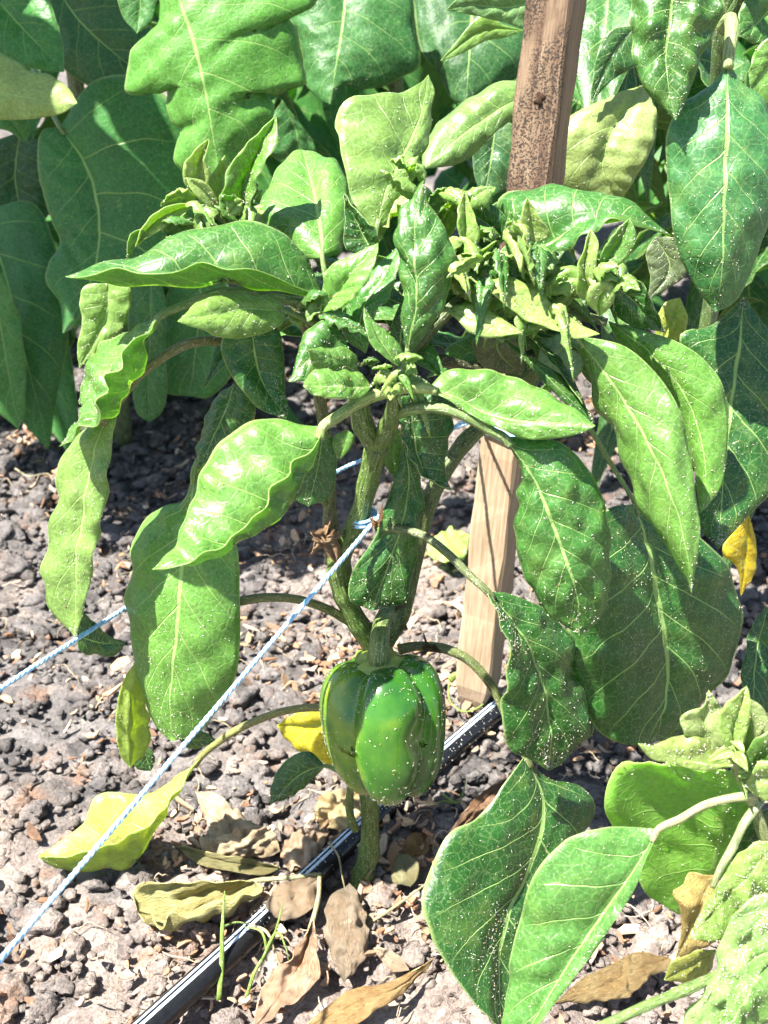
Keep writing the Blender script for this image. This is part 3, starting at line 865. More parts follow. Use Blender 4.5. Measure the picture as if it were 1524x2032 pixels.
# fruit
def fruit():
    c = PY(763, 1443, 0.517)
    z0 = c[1] / 1.0
    scale = np.linalg.norm(c - CAM) / FPX
    R = 127 * scale; Hh = 148 * scale
    nth, nph = 96, 56
    grooves = [(-38, 0.29, 0.24), (47, 0.24, 0.22), (128, 0.16, 0.28), (-135, 0.16, 0.28)]
    V, F = [], []
    for i in range(nph + 1):
        ph = math.pi * i / nph
        for j in range(nth):
            th = 2 * math.pi * j / nth
            lon = math.degrees(th)
            cz = math.cos(ph); sz = math.sin(ph)
            r = R * abs(sz) ** 0.62
            z = Hh * math.copysign(abs(cz) ** 0.78, cz)
            g = 0
            for ga, dep, wd in grooves:
                dd = (lon - ga - (8 * cz if ga == -40 else 10 * cz) + 180) % 360 - 180
                g += dep * math.exp(-abs(math.radians(dd) / wd) ** 1.35)
            gv = 0.55 + 0.45 * abs(cz) ** 1.2
            r *= 1 - g * gv
            # shoulders stand up round the stalk, lobes end at different depths
            if cz > 0: z -= Hh * (0.18 * math.exp(-(r / (R * 0.36)) ** 2) + 0.10 * g / 0.15 * (r / R))
            else:
                z += Hh * (0.22 * math.exp(-(r / (R * 0.30)) ** 2) + 0.22 * g / 0.15 * (1 - r / R) * 1.2)
                lob = 0.06 * math.sin(th * 1.0 + 0.2)
                z -= Hh * lob * (r / R)
            r *= 1.03 - 0.24 * (0.5 - 0.5 * z / Hh) ** 1.5
            # dent on the right-hand lobe
            dlon = (lon - 36 + 180) % 360 - 180
            r *= 1 - 0.12 * math.exp(-(dlon / 16) ** 2 - ((z / Hh - 0.02) / 0.24) ** 2) + 0.06 * math.exp(-(dlon / 18) ** 2 - ((z / Hh - 0.52) / 0.22) ** 2)
            V.append((r * math.sin(th), -r * math.cos(th), z))
    for i in range(nph):
        for j in range(nth):
            a = i * nth + j; b = i * nth + (j + 1) % nth
            F.append((a, a + nth, b + nth, b))
    V = np.array(V)
    # lean: the blossom end swings to +X and slightly to the camera
    ty = math.radians(-5); tx = math.radians(-17)
    Ry = np.array([[math.cos(ty), 0, math.sin(ty)], [0, 1, 0], [-math.sin(ty), 0, math.cos(ty)]])
    Rx = np.array([[1, 0, 0], [0, math.cos(tx), -math.sin(tx)], [0, math.sin(tx), math.cos(tx)]])
    V = V @ (Rx @ Ry).T + c
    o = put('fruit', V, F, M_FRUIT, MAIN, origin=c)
    o['label'] = 'glossy green bell pepper speckled with white insect husks'
    topc = c + (Rx @ Ry) @ np.array([0.0, 0.0, Hh * 0.80])
    p0 = PY(772, 1208, Y0 - .006)
    tube('stalk', [p0, p0 * 0.6 + topc * 0.4 + np.array([-.002, 0, 0.006]), topc + np.array([0, 0, 0.014]), topc + np.array([0, 0, -0.004])], [0.0052, 0.0054, 0.0060, 0.0095], o, None, (0.10, 0.16, 0.03), 14, 0.08, 7)
    # calyx disc
    v, f = [], []
    nn = 30
    for k in range(nn):
        th = 2 * math.pi * k / nn; rr = 0.0150 * (1 + 0.16 * math.cos(5 * th) + 0.07 * math.sin(9 * th))
        v.append(topc + np.array([rr * math.cos(th), rr * math.sin(th), 0.004 + 0.002 * math.cos(5 * th)]))
    for k in range(nn):
        th = 2 * math.pi * k / nn
        v.append(topc + np.array([0.007 * math.cos(th), 0.007 * math.sin(th), 0.009]))
    for k in range(nn):
        th = 2 * math.pi * k / nn; rr = 0.0140
        v.append(topc + np.array([rr * math.cos(th), rr * math.sin(th), -0.002]))
    for k in range(nn):
        k2 = (k + 1) % nn
        f.append((k, k2, nn + k2, nn + k)); f.append((2 * nn + k, 2 * nn + k2, k2, k))
    put('calyx', v, f, M_CALYX, o)
    # husks on the skin
    nrm = V - c; nrm /= np.linalg.norm(nrm, axis=1)[:, None]
    return o, V, nrm, c
FRUIT, FV, FN, FC = fruit()

L = lambda *a, **k: leaf(MAIN, *a, **k)
# big folded leaf reaching to the eggplant side
L([(640,590),(590,582),(520,572),(440,567),(340,567),(260,565),(200,556),(130,548)],
  [(640,590),(625,545),(600,500),(570,470),(530,445),(480,438),(420,447),(350,468),(270,500),(200,530),(130,548)],
  [(640,590),(590,570),(540,546),(490,531),(440,530),(370,535),(290,536),(200,544),(130,548)], Y=[.560,.545,.535,.53], eA=.028, eB=-.012, color=G_MID, arch=.16, N=44, pet=[(655,640,.570)], speck=.5)
L([(640,512),(635,440),(620,370),(600,297)], [(640,512),(560,510),(505,470),(500,440),(520,390),(555,330),(585,300),(600,297)],
  [(640,512),(675,500),(690,455),(693,400),(690,352),(665,322),(625,300),(600,297)], Y=[.585,.605,.635,.665], eA=.005, eB=.012, color=G_YNG, arch=.22, quilt=.0005, N=40, pet=[(655,600,.575)], speck=.35)
L([(748,455),(760,400),(790,330),(820,270),(840,210),(850,148)], [(748,455),(720,430),(700,400),(685,340),(672,280),(668,240),(676,210),(700,193),(740,188),(800,180),(835,165),(850,148)],
  [(748,455),(770,430),(800,390),(830,330),(850,280),(858,230),(860,190),(858,165),(850,148)], Y=[.575,.59,.615,.64], eA=-.004, eB=.006, color=G_PALE, side='top', arch=.08, N=40, pet=[(742,560,.572)], speck=.5)
L([(1040,500),(1080,488),(1130,462),(1190,436),(1260,440),(1330,466)], [(1040,500),(1003,450),(985,402),(1030,378),(1080,371),(1140,379),(1200,390),(1245,408),(1290,437),(1330,466)],
  [(1040,500),(1055,522),(1100,503),(1150,478),(1190,446),(1230,440),(1280,452),(1330,466)], Y=[.590,.585,.58,.585], eA=.030, eB=-.014, color=G_MID, arch=.18, N=44, pet=[(1010,580,.585)], speck=.5)
L([(805,712),(815,660),(825,600),(822,520),(822,440),(841,357)], [(805,712),(800,640),(800,560),(790,500),(785,450),(800,415),(825,380),(841,357)],
  [(805,712),(830,682),(860,640),(885,600),(898,550),(904,510),(890,470),(866,425),(847,398),(841,357)], Y=[.535,.535,.545,.56], eA=.012, eB=.004, color=G_MID, arch=.12, quilt=.0022, crink=.002, N=44, K=9, pet=[(790,760,.53)])
L([(737,500),(712,450),(682,383)], [(737,500),(690,499),(681,470),(685,430),(682,383)], [(737,500),(752,478),(748,458),(720,430),(697,405),(682,383)], Y=[.565,.57,.575], eA=-.004, eB=-.008, color=G_OLD, quilt=.0016, crink=.0016)
L([(635,620),(670,578),(705,535),(750,482)], [(635,620),(640,580),(644,545),(660,525),(700,505),(750,482)], [(635,620),(670,612),(700,592),(730,556),(745,520),(750,482)], Y=[.548,.545,.545,.55], eA=.004, eB=-.010, color=G_YNG, quilt=.002, crink=.0016)
L([(725,702),(712,650),(725,600),(755,558),(794,484)], [(725,702),(690,675),(676,640),(680,600),(715,560),(745,525),(770,505),(794,484)], [(725,702),(737,660),(748,620),(767,590),(790,540),(797,510),(794,484)], Y=[.545,.552,.56,.57], eA=.006, eB=-.006, color=G_MID, quilt=.002, crink=.0018)
L([(790,720),(800,640),(845,560),(880,500),(905,470)], [(790,720),(775,660),(800,590),(840,520),(870,480),(905,470)], [(790,720),(840,690),(885,630),(903,570),(915,520),(905,470)], Y=[.565,.57,.575,.58], eA=.0, eB=.006, color=G_OLD, quilt=.002)
L([(568,618),(500,612),(430,622),(352,637)], [(568,618),(558,598),(520,588),(470,580),(420,583),(385,605),(352,637)], [(568,618),(562,640),(540,655),(500,668),(450,672),(400,655),(352,637)], Y=[.553,.54,.525,.51], eA=.012, eB=-.006, color=G_PALE, quilt=.0013, arch=.2, pet=[(640,650,.565)])
# hooked leaf hanging beside the eggplant
L([(312,632),(290,690),(268,762),(243,800),(216,821),(190,832),(160,853),(118,885)], [(312,632),(250,655),(200,690),(162,730),(159,765),(172,800),(150,845),(118,885)],
  [(312,632),(280,665),(250,700),(221,740),(201,780),(199,815),(175,842),(118,885)], Y=[.535,.522,.512,.51], eA=.032, eB=-.022, color=G_YNG, quilt=.0012, crink=.0018, N=40, pet=[(600,600,.565),(440,578,.55),(375,602,.545)], petr=.0022, speck=1.6)
L([(215,562),(210,630),(180,690),(157,730)], [(215,562),(167,568),(158,600),(163,640),(153,690),(157,730)], [(215,562),(258,570),(256,620),(235,665),(195,700),(157,730)], Y=[.56,.555,.55], color=G_PALE, quilt=.0015)
L([(214,822),(186,900),(165,1000),(152,1100),(150,1180),(148,1263)], [(214,822),(196,828),(150,870),(124,908),(114,960),(98,1050),(85,1140),(95,1196),(117,1232),(148,1263)],
  [(214,822),(230,824),(222,865),(215,940),(207,1015),(193,1080),(180,1140),(166,1213),(148,1263)], Y=[.530,.522,.515,.51], eA=.014, eB=-.004, color=G_PALE, arch=.14, N=44, pet=[(560,690,.575),(435,676,.56),(375,681,.55),(318,711,.545),(272,748,.54),(240,790,.535)], petr=.0026, petcol=SB, speck=.9)
L([(152,1262),(185,1272),(215,1280),(250,1275)], [(152,1262),(165,1216),(188,1236),(216,1262),(250,1275)], [(152,1262),(158,1290),(195,1303),(234,1296),(250,1275)], Y=[.528,.532,.535], color=G_OLD, crink=.0015, N=18)
# large leaf held out in front
L([(640,848),(632,885),(612,932),(590,985),(550,1030),(500,1065),(450,1092),(410,1110),(350,1125),(302,1129)],
  [(640,848),(600,841),(550,830),(500,836),(450,866),(416,905),(396,945),(380,995),(361,1050),(345,1082),(302,1129)],
  [(640,848),(618,893),(577,926),(550,960),(517,1010),(482,1046),(432,1088),(390,1110),(345,1123),(302,1129)], Y=[.508,.492,.475,.46,.45], eA=.020, eB=-.008, color=G_YNG, arch=.13, quilt=.0022, crink=.0016, N=48, K=10, pet=[(775,775,.523),(735,788,.520),(700,806,.516),(668,828,.512)], petr=.0030, petcol=(0.26, 0.36, 0.10), speck=.5)
L([(385,930),(375,1050),(358,1150),(348,1270),(336,1380),(342,1471)], [(385,930),(366,990),(330,1003),(290,1025),(265,1080),(255,1150),(254,1230),(265,1310),(285,1385),(305,1440),(342,1471)],
  [(385,930),(440,1000),(470,1080),(476,1180),(476,1280),(467,1345),(440,1400),(400,1448),(342,1471)], Y=[.545,.535,.522,.515,.515], eA=.024, eB=.002, color=G_YNG, arch=.12, N=46, K=10, pet=[(648,1000,.578),(560,900,.57),(450,860,.56)], petr=.002, speck=.6)
L([(272,1308),(255,1400),(258,1523)], [(272,1308),(245,1350),(232,1400),(230,1450),(240,1500),(258,1523)], [(272,1308),(282,1345),(287,1390),(296,1430),(298,1462),(285,1497),(258,1523)], Y=[.535,.535,.54], eA=.0, eB=.012, color=YELG, side='under', N=26)
L([(285,1480),(290,1505),(300,1530)], [(285,1480),(268,1500),(270,1525),(300,1530)], [(285,1480),(302,1490),(308,1510),(300,1530)], Y=[.555,.555], color=G_OLD, N=12, K=4)
L([(350,1455),(385,1470),(428,1468)], [(350,1455),(380,1445),(410,1455),(428,1468)], [(350,1455),(370,1485),(405,1482),(428,1468)], Y=[.535,.54], color=G_OLD, N=12, K=4)
tube('petiole', [PY(735, 1262, Y0 - .002), PY(690, 1232, .568), PY(640, 1205, .560), PY(580, 1188, .552), PY(520, 1186, .545), PY(475, 1193, .538)], [.0032, .0028, .0026, .0028], MAIN, None, SB, 8)
L([(465,760),(440,830),(392,932)], [(465,760),(425,790),(405,835),(390,900),(392,932)], [(465,760),(500,790),(506,825),(460,872),(420,907),(392,932)], Y=[.552,.548,.545], eA=.008, eB=-.002, color=G_OLD)
L([(505,825),(450,900),(375,985)], [(505,825),(430,850),(392,930),(375,985)], [(505,825),(500,890),(430,960),(375,985)], Y=[.560,.556,.552], color=YELG)
L([(500,652),(505,700),(525,760),(568,830)], [(500,652),(446,665),(437,690),(450,730),(475,770),(510,810),(568,830)], [(500,652),(550,650),(559,690),(564,740),(569,790),(568,830)], Y=[.55,.545,.535], eA=-.006, eB=.008, color=G_OLD, quilt=.0015, crink=.0016, pet=[(560,640,.565)], speck=2.0)
L([(692,690),(640,692),(600,725),(572,757)], [(692,690),(670,645),(640,637),(605,665),(590,705),(582,740),(572,757)], [(692,690),(682,722),(650,742),(610,756),(572,757)], Y=[.54,.53,.52], eA=.010, eB=-.004, color=G_MID, quilt=.002, crink=.0018, speck=2.0)
L([(737,767),(680,766),(602,765)], [(737,767),(715,741),(680,734),(640,733),(610,745),(602,765)], [(737,767),(722,785),(690,793),(650,790),(620,782),(602,765)], Y=[.518,.505,.495], eA=.012, eB=-.006, color=G_YNG, quilt=.0022, crink=.002, speck=2.2)
L([(710,738),(665,715),(612,692)], [(710,738),(706,705),(685,692),(650,690),(612,692)], [(710,738),(680,738),(640,736),(620,725),(612,692)], Y=[.525,.518,.512], eA=.008, color=G_YNG, quilt=.002, crink=.002, speck=2.2)
L([(792,727),(765,690),(723,610)], [(792,727),(760,706),(740,686),(728,660),(722,635),(723,610)], [(792,727),(799,705),(790,680),(770,660),(745,640),(723,610)], Y=[.522,.525,.535], eA=-.004, eB=.004, color=G_YNG, quilt=.0016, crink=.0018, speck=1.6)
# blade leaf reaching to the stake side
L([(850,772),(912,790),(972,822),(1040,836),(1110,840),(1182,845)], [(850,772),(872,746),(910,735),(950,735),(1000,742),(1060,765),(1110,790),(1150,820),(1182,845)],
  [(850,772),(900,800),(940,826),(1002,855),(1042,871),(1112,869),(1152,860),(1182,845)], Y=[.522,.515,.508,.50], eA=.014, eB=-.004, color=G_YNG, arch=.14, quilt=.0022, crink=.0018, N=44, pet=[(785,772,.522),(815,770,.522)], petr=.0028, petcol=(0.28, 0.38, 0.10), speck=.8)
L([(1000,868),(1055,945),(1092,1030),(1122,1110),(1146,1185),(1150,1262)], [(1000,868),(1026,905),(1036,960),(1023,1020),(1026,1070),(1036,1130),(1066,1190),(1106,1232),(1150,1262)],
  [(1000,868),(1060,869),(1110,880),(1160,918),(1190,970),(1205,1030),(1214,1100),(1206,1180),(1186,1230),(1150,1262)], Y=[.512,.505,.497,.492,.492], eA=.010, eB=.014, color=G_MID, arch=.16, quilt=.0022, crink=.0014, N=46, K=10, pet=[(782,820,.532),(830,810,.525),(885,812,.520),(940,834,.516),(975,856,.514)], petr=.0030, petcol=(0.13, 0.22, 0.06), speck=.9)
L([(1142,668),(1200,742),(1250,815),(1290,890),(1330,980),(1360,1080),(1372,1178)], [(1142,668),(1162,725),(1190,822),(1225,880),(1250,950),(1277,1020),(1314,1080),(1355,1130),(1372,1178)],
  [(1142,668),(1200,675),(1245,690),(1312,752),(1352,826),(1373,920),(1387,1020),(1385,1105),(1372,1178)], Y=[.552,.535,.515,.50,.49], eA=.020, eB=.004, color=G_YNG, arch=.12, quilt=.0014, N=50, K=10, pet=[(1080,640,.575)], speck=.5)
L([(1207,637),(1290,700),(1350,770),(1385,850),(1400,930),(1390,1018)], [(1207,637),(1230,690),(1300,760),(1345,835),(1370,920),(1390,1018)],
  [(1207,637),(1272,655),(1337,675),(1397,712),(1432,762),(1445,840),(1442,920),(1422,980),(1390,1018)], Y=[.580,.565,.55,.535], eA=.012, eB=.002, color=G_YNG, arch=.12, N=46, K=10, speck=.9)
L([(1260,1000),(1290,1105),(1307,1200),(1325,1300),(1322,1390),(1285,1478)], [(1260,1000),(1200,1012),(1160,1100),(1140,1200),(1125,1300),(1135,1370),(1165,1420),(1195,1458),(1240,1477),(1285,1478)],
  [(1260,1000),(1340,1030),(1400,1078),(1450,1130),(1468,1200),(1465,1270),(1450,1325),(1412,1375),(1370,1440),(1285,1478)], Y=[.580,.570,.565,.56,.55], eA=-.022, eB=.022, color=G_OLD, arch=.10, N=48, K=10, pet=[(1120,760,.59),(1200,900,.59)], speck=1.5)
L([(965,1172),(1030,1250),(1072,1340),(1092,1440),(1090,1530)], [(965,1172),(986,1212),(1005,1262),(1006,1330),(1001,1380),(997,1445),(1012,1488),(1052,1507),(1090,1530)],
  [(965,1172),(1010,1178),(1060,1198),(1105,1230),(1140,1270),(1137,1330),(1165,1400),(1179,1453),(1142,1492),(1090,1530)], Y=[.525,.522,.52,.515], eA=-.014, eB=.018, color=G_OLD, arch=.10, N=44, K=9, pet=[(748,1046,.562),(790,1050,.555),(840,1063,.548),(890,1100,.54),(930,1140,.532)], petr=.0026, petcol=(0.10, 0.13, 0.05), speck=1.6)
L([(1042,1500),(1080,1590),(1066,1675),(1042,1750),(1008,1815),(992,1900),(996,2000),(1002,2060)], [(1042,1500),(1000,1556),(952,1620),(902,1645),(877,1672),(852,1740),(837,1790),(857,1855),(892,1925),(937,1985),(982,2032),(1002,2060)],
  [(1042,1500),(1085,1543),(1142,1555),(1172,1580),(1178,1620),(1162,1650),(1135,1720),(1105,1800),(1075,1900),(1040,1995),(1002,2060)], Y=[.540,.525,.505,.480,.460,.44], eA=-.022, eB=.030, color=G_OLD, arch=.10, N=54, K=11, pet=[(850,1283,.572),(885,1288,.568),(930,1310,.565),(975,1360,.560),(1010,1430,.552)], petr=.0030, petcol=(0.12, 0.15, 0.05), speck=2.2)
tube('petiole', [PY(790, 1290, Y0 - .004), PY(820, 1283, Y0 - .003), PY(850, 1283, .572)], [.0035, .003, .003], MAIN, None, SB, 8)
L([(800,870),(812,960),(792,1060),(765,1140),(737,1212)], [(800,870),(785,940),(762,1010),(742,1070),(701,1130),(694,1190),(737,1212)], [(800,870),(830,920),(839,1000),(829,1080),(816,1150),(800,1195),(737,1212)], Y=[.57,.562,.552,.548], eA=.0, eB=.004, color=G_OLD, quilt=.0016, crink=.0016, speck=1.5)
L([(815,785),(818,850),(831,910),(850,950),(896,973)], [(815,785),(893,780),(899,836),(891,885),(881,928),(896,973)], [(815,785),(795,790),(795,846),(811,900),(838,942),(896,973)], Y=[.545,.54,.535], eA=.012, eB=-.004, color=G_OLD, speck=1.6)
L([(642,850),(630,930),(612,1005)], [(642,850),(615,900),(590,960),(586,990),(612,1005)], [(642,850),(664,880),(668,930),(655,985),(612,1005)], Y=[.562,.56,.556], color=G_OLD)
L([(690,853),(682,880),(672,915)], [(690,853),(662,866),(662,892),(672,915)], [(690,853),(703,866),(694,892),(672,915)], Y=[.56,.555], color=G_YNG, N=14, K=4)
L([(780,840),(772,900),(785,955)], [(780,840),(758,870),(760,915),(785,955)], [(780,840),(796,860),(795,905),(785,955)], Y=[.575,.575], color=G_YNG, N=16, K=4)
L([(745,1125),(755,1165),(758,1205)], [(745,1125),(730,1150),(735,1190),(758,1205)], [(745,1125),(780,1150),(785,1190),(758,1205)], Y=[.56,.556], color=G_MID, N=14, K=4)
# shoots
L([(462,440),(482,370),(512,300),(548,230)], [(462,440),(438,435),(448,350),(480,300),(520,255),(548,230)], [(462,440),(490,434),(503,385),(527,325),(550,285),(548,230)], Y=[.60,.602,.605,.61], eA=-.010, eB=-.012, color=G_YNG, crink=.0016, quilt=.0014, speck=2.2)
L([(400,385),(395,330),(415,275)], [(400,385),(368,370),(364,330),(388,298),(415,275)], [(400,385),(418,350),(405,315),(412,295),(415,275)], Y=[.60,.60,.60], eA=-.006, eB=-.004, color=G_TIP, crink=.0022, quilt=.0015, N=20, K=5, speck=2.5)
L([(425,430),(435,380),(447,308)], [(425,430),(405,400),(420,350),(447,308)], [(425,430),(445,400),(452,350),(447,308)], Y=[.604,.605], eA=-.005, color=G_TIP, crink=.002, N=18, K=5, speck=2.5)
L([(450,400),(462,350),(484,294)], [(450,400),(452,360),(468,315),(484,294)], [(450,400),(470,375),(482,330),(484,294)], Y=[.607,.607], eA=-.004, color=G_TIP, crink=.002, N=16, K=4)
L([(440,432),(410,385),(370,352)], [(440,432),(400,400),(378,375),(370,352)], [(440,432),(432,395),(405,360),(370,352)], Y=[.596,.592], eA=-.004, color=G_TIP, crink=.002, N=16, K=4, speck=2)
L([(392,405),(340,420),(300,448),(268,490)], [(392,405),(350,405),(310,420),(285,450),(268,490)], [(392,405),(362,424),(330,450),(295,470),(268,490)], Y=[.60,.59,.58], eA=-.006, eB=-.004, color=G_TIP, crink=.002, N=20, K=5, speck=2)
L([(385,455),(350,440),(318,455)], [(385,455),(365,434),(335,434),(318,455)], [(385,455),(365,468),(340,472),(318,455)], Y=[.595,.59], color=G_MID, crink=.002, N=16, K=4, speck=3)
L([(925,522),(922,470),(922,378)], [(925,522),(912,468),(907,422),(922,378)], [(925,522),(952,472),(940,425),(922,378)], Y=[.575,.575,.58], eA=-.005, eB=-.004, color=G_TIP, crink=.0018, quilt=.0016, N=24, K=6, speck=1.8)
L([(910,530),(930,520),(985,478)], [(910,530),(925,512),(955,498),(985,478)], [(910,530),(940,530),(965,508),(985,478)], Y=[.568,.566], eA=-.004, color=G_TIP, N=14, K=4)
L([(1062,482),(1055,440),(1046,392)], [(1062,482),(1038,468),(1034,430),(1046,392)], [(1062,482),(1092,468),(1072,432),(1046,392)], Y=[.566,.566], eA=-.003, eB=-.003, color=G_TIP, crink=.0016, quilt=.0015, N=18, K=5, speck=2)
L([(1008,508),(1022,460),(1012,414)], [(1008,508),(1000,465),(1012,414)], [(1008,508),(1033,490),(1034,455),(1012,414)], Y=[.565,.565], color=G_YNG, crink=.0016, N=18, K=5, speck=2)
L([(1182,542),(1222,490),(1249,434)], [(1182,542),(1196,496),(1217,465),(1249,434)], [(1182,542),(1223,530),(1253,500),(1262,462),(1249,434)], Y=[.562,.56,.56], eA=-.003, eB=-.005, color=G_YNG, crink=.0016, quilt=.0016, N=24, K=6, speck=2.5)
L([(1180,600),(1160,540),(1172,455)], [(1180,600),(1150,590),(1146,540),(1160,490),(1172,455)], [(1180,600),(1178,555),(1187,500),(1185,475),(1172,455)], Y=[.562,.562,.565], eA=-.004, eB=-.006, color=G_TIP, crink=.0022, N=22, K=5, speck=2.5)
L([(1190,628),(1185,590),(1215,563)], [(1190,628),(1166,600),(1170,570),(1190,560),(1215,563)], [(1190,628),(1210,610),(1220,590),(1215,563)], Y=[.555,.553], eA=-.006, eB=-.004, arch=.3, color=G_TIP, crink=.002, N=18, K=5, speck=2)
L([(922,546),(985,570),(1060,608),(1120,645),(1190,662)], [(922,546),(972,550),(1027,555),(1067,575),(1102,610),(1152,643),(1190,662)], [(922,546),(947,562),(987,590),(1032,625),(1082,648),(1142,671),(1190,662)], Y=[.56,.55,.545,.54], eA=.008, eB=-.008, color=G_TIP, crink=.002, quilt=.0018, N=36, speck=1.4)
L([(882,613),(950,635),(1037,660)], [(882,613),(932,605),(977,620),(1037,660)], [(882,613),(907,634),(927,656),(962,670),(1002,667),(1037,660)], Y=[.55,.54,.535], eA=.006, eB=-.004, color=G_TIP, crink=.002, quilt=.0018, N=26, K=6, pet=[(845,640,.565)], speck=1.4)
L([(985,665),(1060,722),(1120,780),(1180,838)], [(985,665),(1062,712),(1110,742),(1150,782),(1180,838)], [(985,665),(1050,725),(1085,765),(1130,808),(1180,838)], Y=[.555,.548,.54], eA=.010, color=G_OLD, pet=[(930,620,.57)], petr=.002)
L([(1150,665),(1110,700),(1075,760)], [(1150,665),(1100,665),(1070,700),(1075,760)], [(1150,665),(1160,720),(1130,760),(1075,760)], Y=[.58,.585], color=(0.16, 0.27, 0.17))
L([(985,655),(990,700),(1035,745)], [(985,655),(938,676),(960,730),(1035,745)], [(985,655),(1033,676),(1043,710),(1035,745)], Y=[.59,.595], color=(0.12, 0.14, 0.07), crink=.0015)
L([(1190,548),(1250,590),(1318,660)], [(1190,548),(1238,540),(1273,566),(1302,616),(1318,660)], [(1190,548),(1195,590),(1240,640),(1318,660)], Y=[.575,.575,.57], eA=-.006, color=G_OLD, crink=.0016)
L([(1010,480),(960,440),(880,395)], [(1010,480),(1000,425),(940,392),(880,395)], [(1010,480),(960,470),(910,430),(880,395)], Y=[.60,.605], color=G_OLD, crink=.0015)
L([(1025,500),(1040,550),(1085,600)], [(1025,500),(1010,540),(1035,590),(1085,600)], [(1025,500),(1060,520),(1090,560),(1085,600)], Y=[.572,.572], color=G_MID, crink=.002, speck=2)
L([(1030,500),(1045,480),(1042,515)], [(1030,500),(1020,480),(1042,472),(1042,515)], [(1030,500),(1030,525),(1040,560),(1042,515)], Y=[.56,.558], color=G_TIP, N=14, K=4)
L([(1075,470),(1040,550),(985,640)], [(1075,470),(1005,485),(965,560),(985,640)], [(1075,470),(1095,540),(1050,620),(985,640)], Y=[.625,.625,.615], color=G_MID, quilt=.0016, crink=.0018)
L([(1000,560),(1040,660),(1050,790)], [(1000,560),(975,640),(1000,740),(1050,790)], [(1000,560),(1065,600),(1090,710),(1050,790)], Y=[.635,.63,.625], color=G_OLD, quilt=.0016, crink=.0018)
L([(1120,520),(1090,580),(1030,650)], [(1120,520),(1050,540),(1020,600),(1030,650)], [(1120,520),(1125,590),(1090,640),(1030,650)], Y=[.60,.60], color=G_YNG, quilt=.0016, crink=.0018, speck=2)
L([(960,480),(985,430),(1060,395)], [(960,480),(950,430),(1000,395),(1060,395)], [(960,480),(1010,470),(1050,430),(1060,395)], Y=[.615,.62], color=G_MID, quilt=.0016, crink=.0018, speck=2)
# inner shaded leaves that fill the crown
rs = random.Random(5)
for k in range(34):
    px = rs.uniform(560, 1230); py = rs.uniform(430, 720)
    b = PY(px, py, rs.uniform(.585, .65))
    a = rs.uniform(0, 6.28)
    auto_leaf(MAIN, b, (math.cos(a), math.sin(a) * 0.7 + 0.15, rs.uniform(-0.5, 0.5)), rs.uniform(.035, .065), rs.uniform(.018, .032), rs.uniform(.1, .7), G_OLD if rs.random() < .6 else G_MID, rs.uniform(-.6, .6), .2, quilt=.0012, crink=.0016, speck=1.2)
# tight curled leaflets at the shoot tips
for (px, py, Y, n, ln, name) in ((405, 420, .60, 9, .022, 0), (450, 425, .60, 6, .02, 0), (925, 515, .567, 9, .022, 0), (955, 545, .566, 7, .02, 0), (1050, 500, .565, 8, .022, 0), (1170, 560, .562, 8, .024, 0), (780, 742, .522, 10, .018, 0), (765, 735, .526, 6, .014, 0), (620, 640, .555, 6, .024, 0), (650, 620, .555, 5, .02, 0), (1110, 620, .56, 8, .026, 0), (880, 520, .57, 7, .026, 0), (860, 390, .59, 6, .026, 0), (900, 400, .595, 6, .028, 0), (700, 560, .575, 5, .026, 0), (330, 455, .595, 6, .02, 0), (480, 400, .605, 5, .022, 0), (1000, 470, .575, 7, .024, 0), (1100, 560, .565, 7, .026, 0), (1210, 580, .565, 5, .024, 0), (1020, 600, .56, 6, .024, 0)):
    for k in range(int(n * 0.95)):
        b = PY(px + rs.gauss(0, 17), py + rs.gauss(0, 14), Y + rs.gauss(0, .009))
        a = rs.uniform(0, 6.28)
        auto_leaf(MAIN, b, (math.cos(a), math.sin(a) - 0.1, rs.uniform(-.2, 1.2)), ln * rs.uniform(.6, 1.35), ln * rs.uniform(.32, .62), rs.uniform(.1, 1.5), rs.choice((G_TIP, G_TIP, G_PALE, G_PALE, G_YNG, G_MID)), rs.uniform(-1.2, 1.2), rs.uniform(-.4, .9), 'young_leaf', N=16, K=5, crink=.007, quilt=.0016, wave=.006, wl0=.004, wl1=.012, curl=rs.uniform(0, 1.0), arch=rs.uniform(0, .4), speck=2.6)
# old yellow leaves low on the stem
yl = L([(402,1498),(370,1545),(321,1620),(283,1690),(262,1720),(200,1724),(128,1725),(75,1700)], [(402,1498),(352,1540),(290,1575),(216,1572),(190,1580),(165,1632),(75,1700)],
  [(402,1498),(366,1545),(326,1605),(286,1640),(222,1672),(150,1694),(75,1700)], Y=[.580,.578,.572,.572], eA=.022, eB=-.008, color=(0.36, 0.34, 0.09), arch=.04, wave=.0004, crink=.0011, N=40, pet=[(700,1415,.575),(640,1404,.577),(560,1412,.580),(470,1448,.580),(430,1475,.580)], petr=.0026, petcol=(0.22, 0.20, 0.05), speck=1.2)
L([(690,1440),(620,1440),(549,1440)], [(690,1440),(630,1405),(590,1413),(549,1440)], [(690,1440),(660,1520),(640,1512),(576,1477),(549,1440)], Y=[.60,.605,.61], color=YEL, N=24, speck=.3)
L([(646,1520),(600,1535),(535,1596)], [(646,1520),(612,1490),(566,1510),(541,1550),(535,1596)], [(646,1520),(620,1548),(576,1582),(535,1596)], Y=[.562,.56,.555], eA=.006, eB=.0, color=G_OLD, N=26, quilt=.0012, pet=[(694,1548,.562),(670,1530,.562)], petr=.0015, speck=1.4)
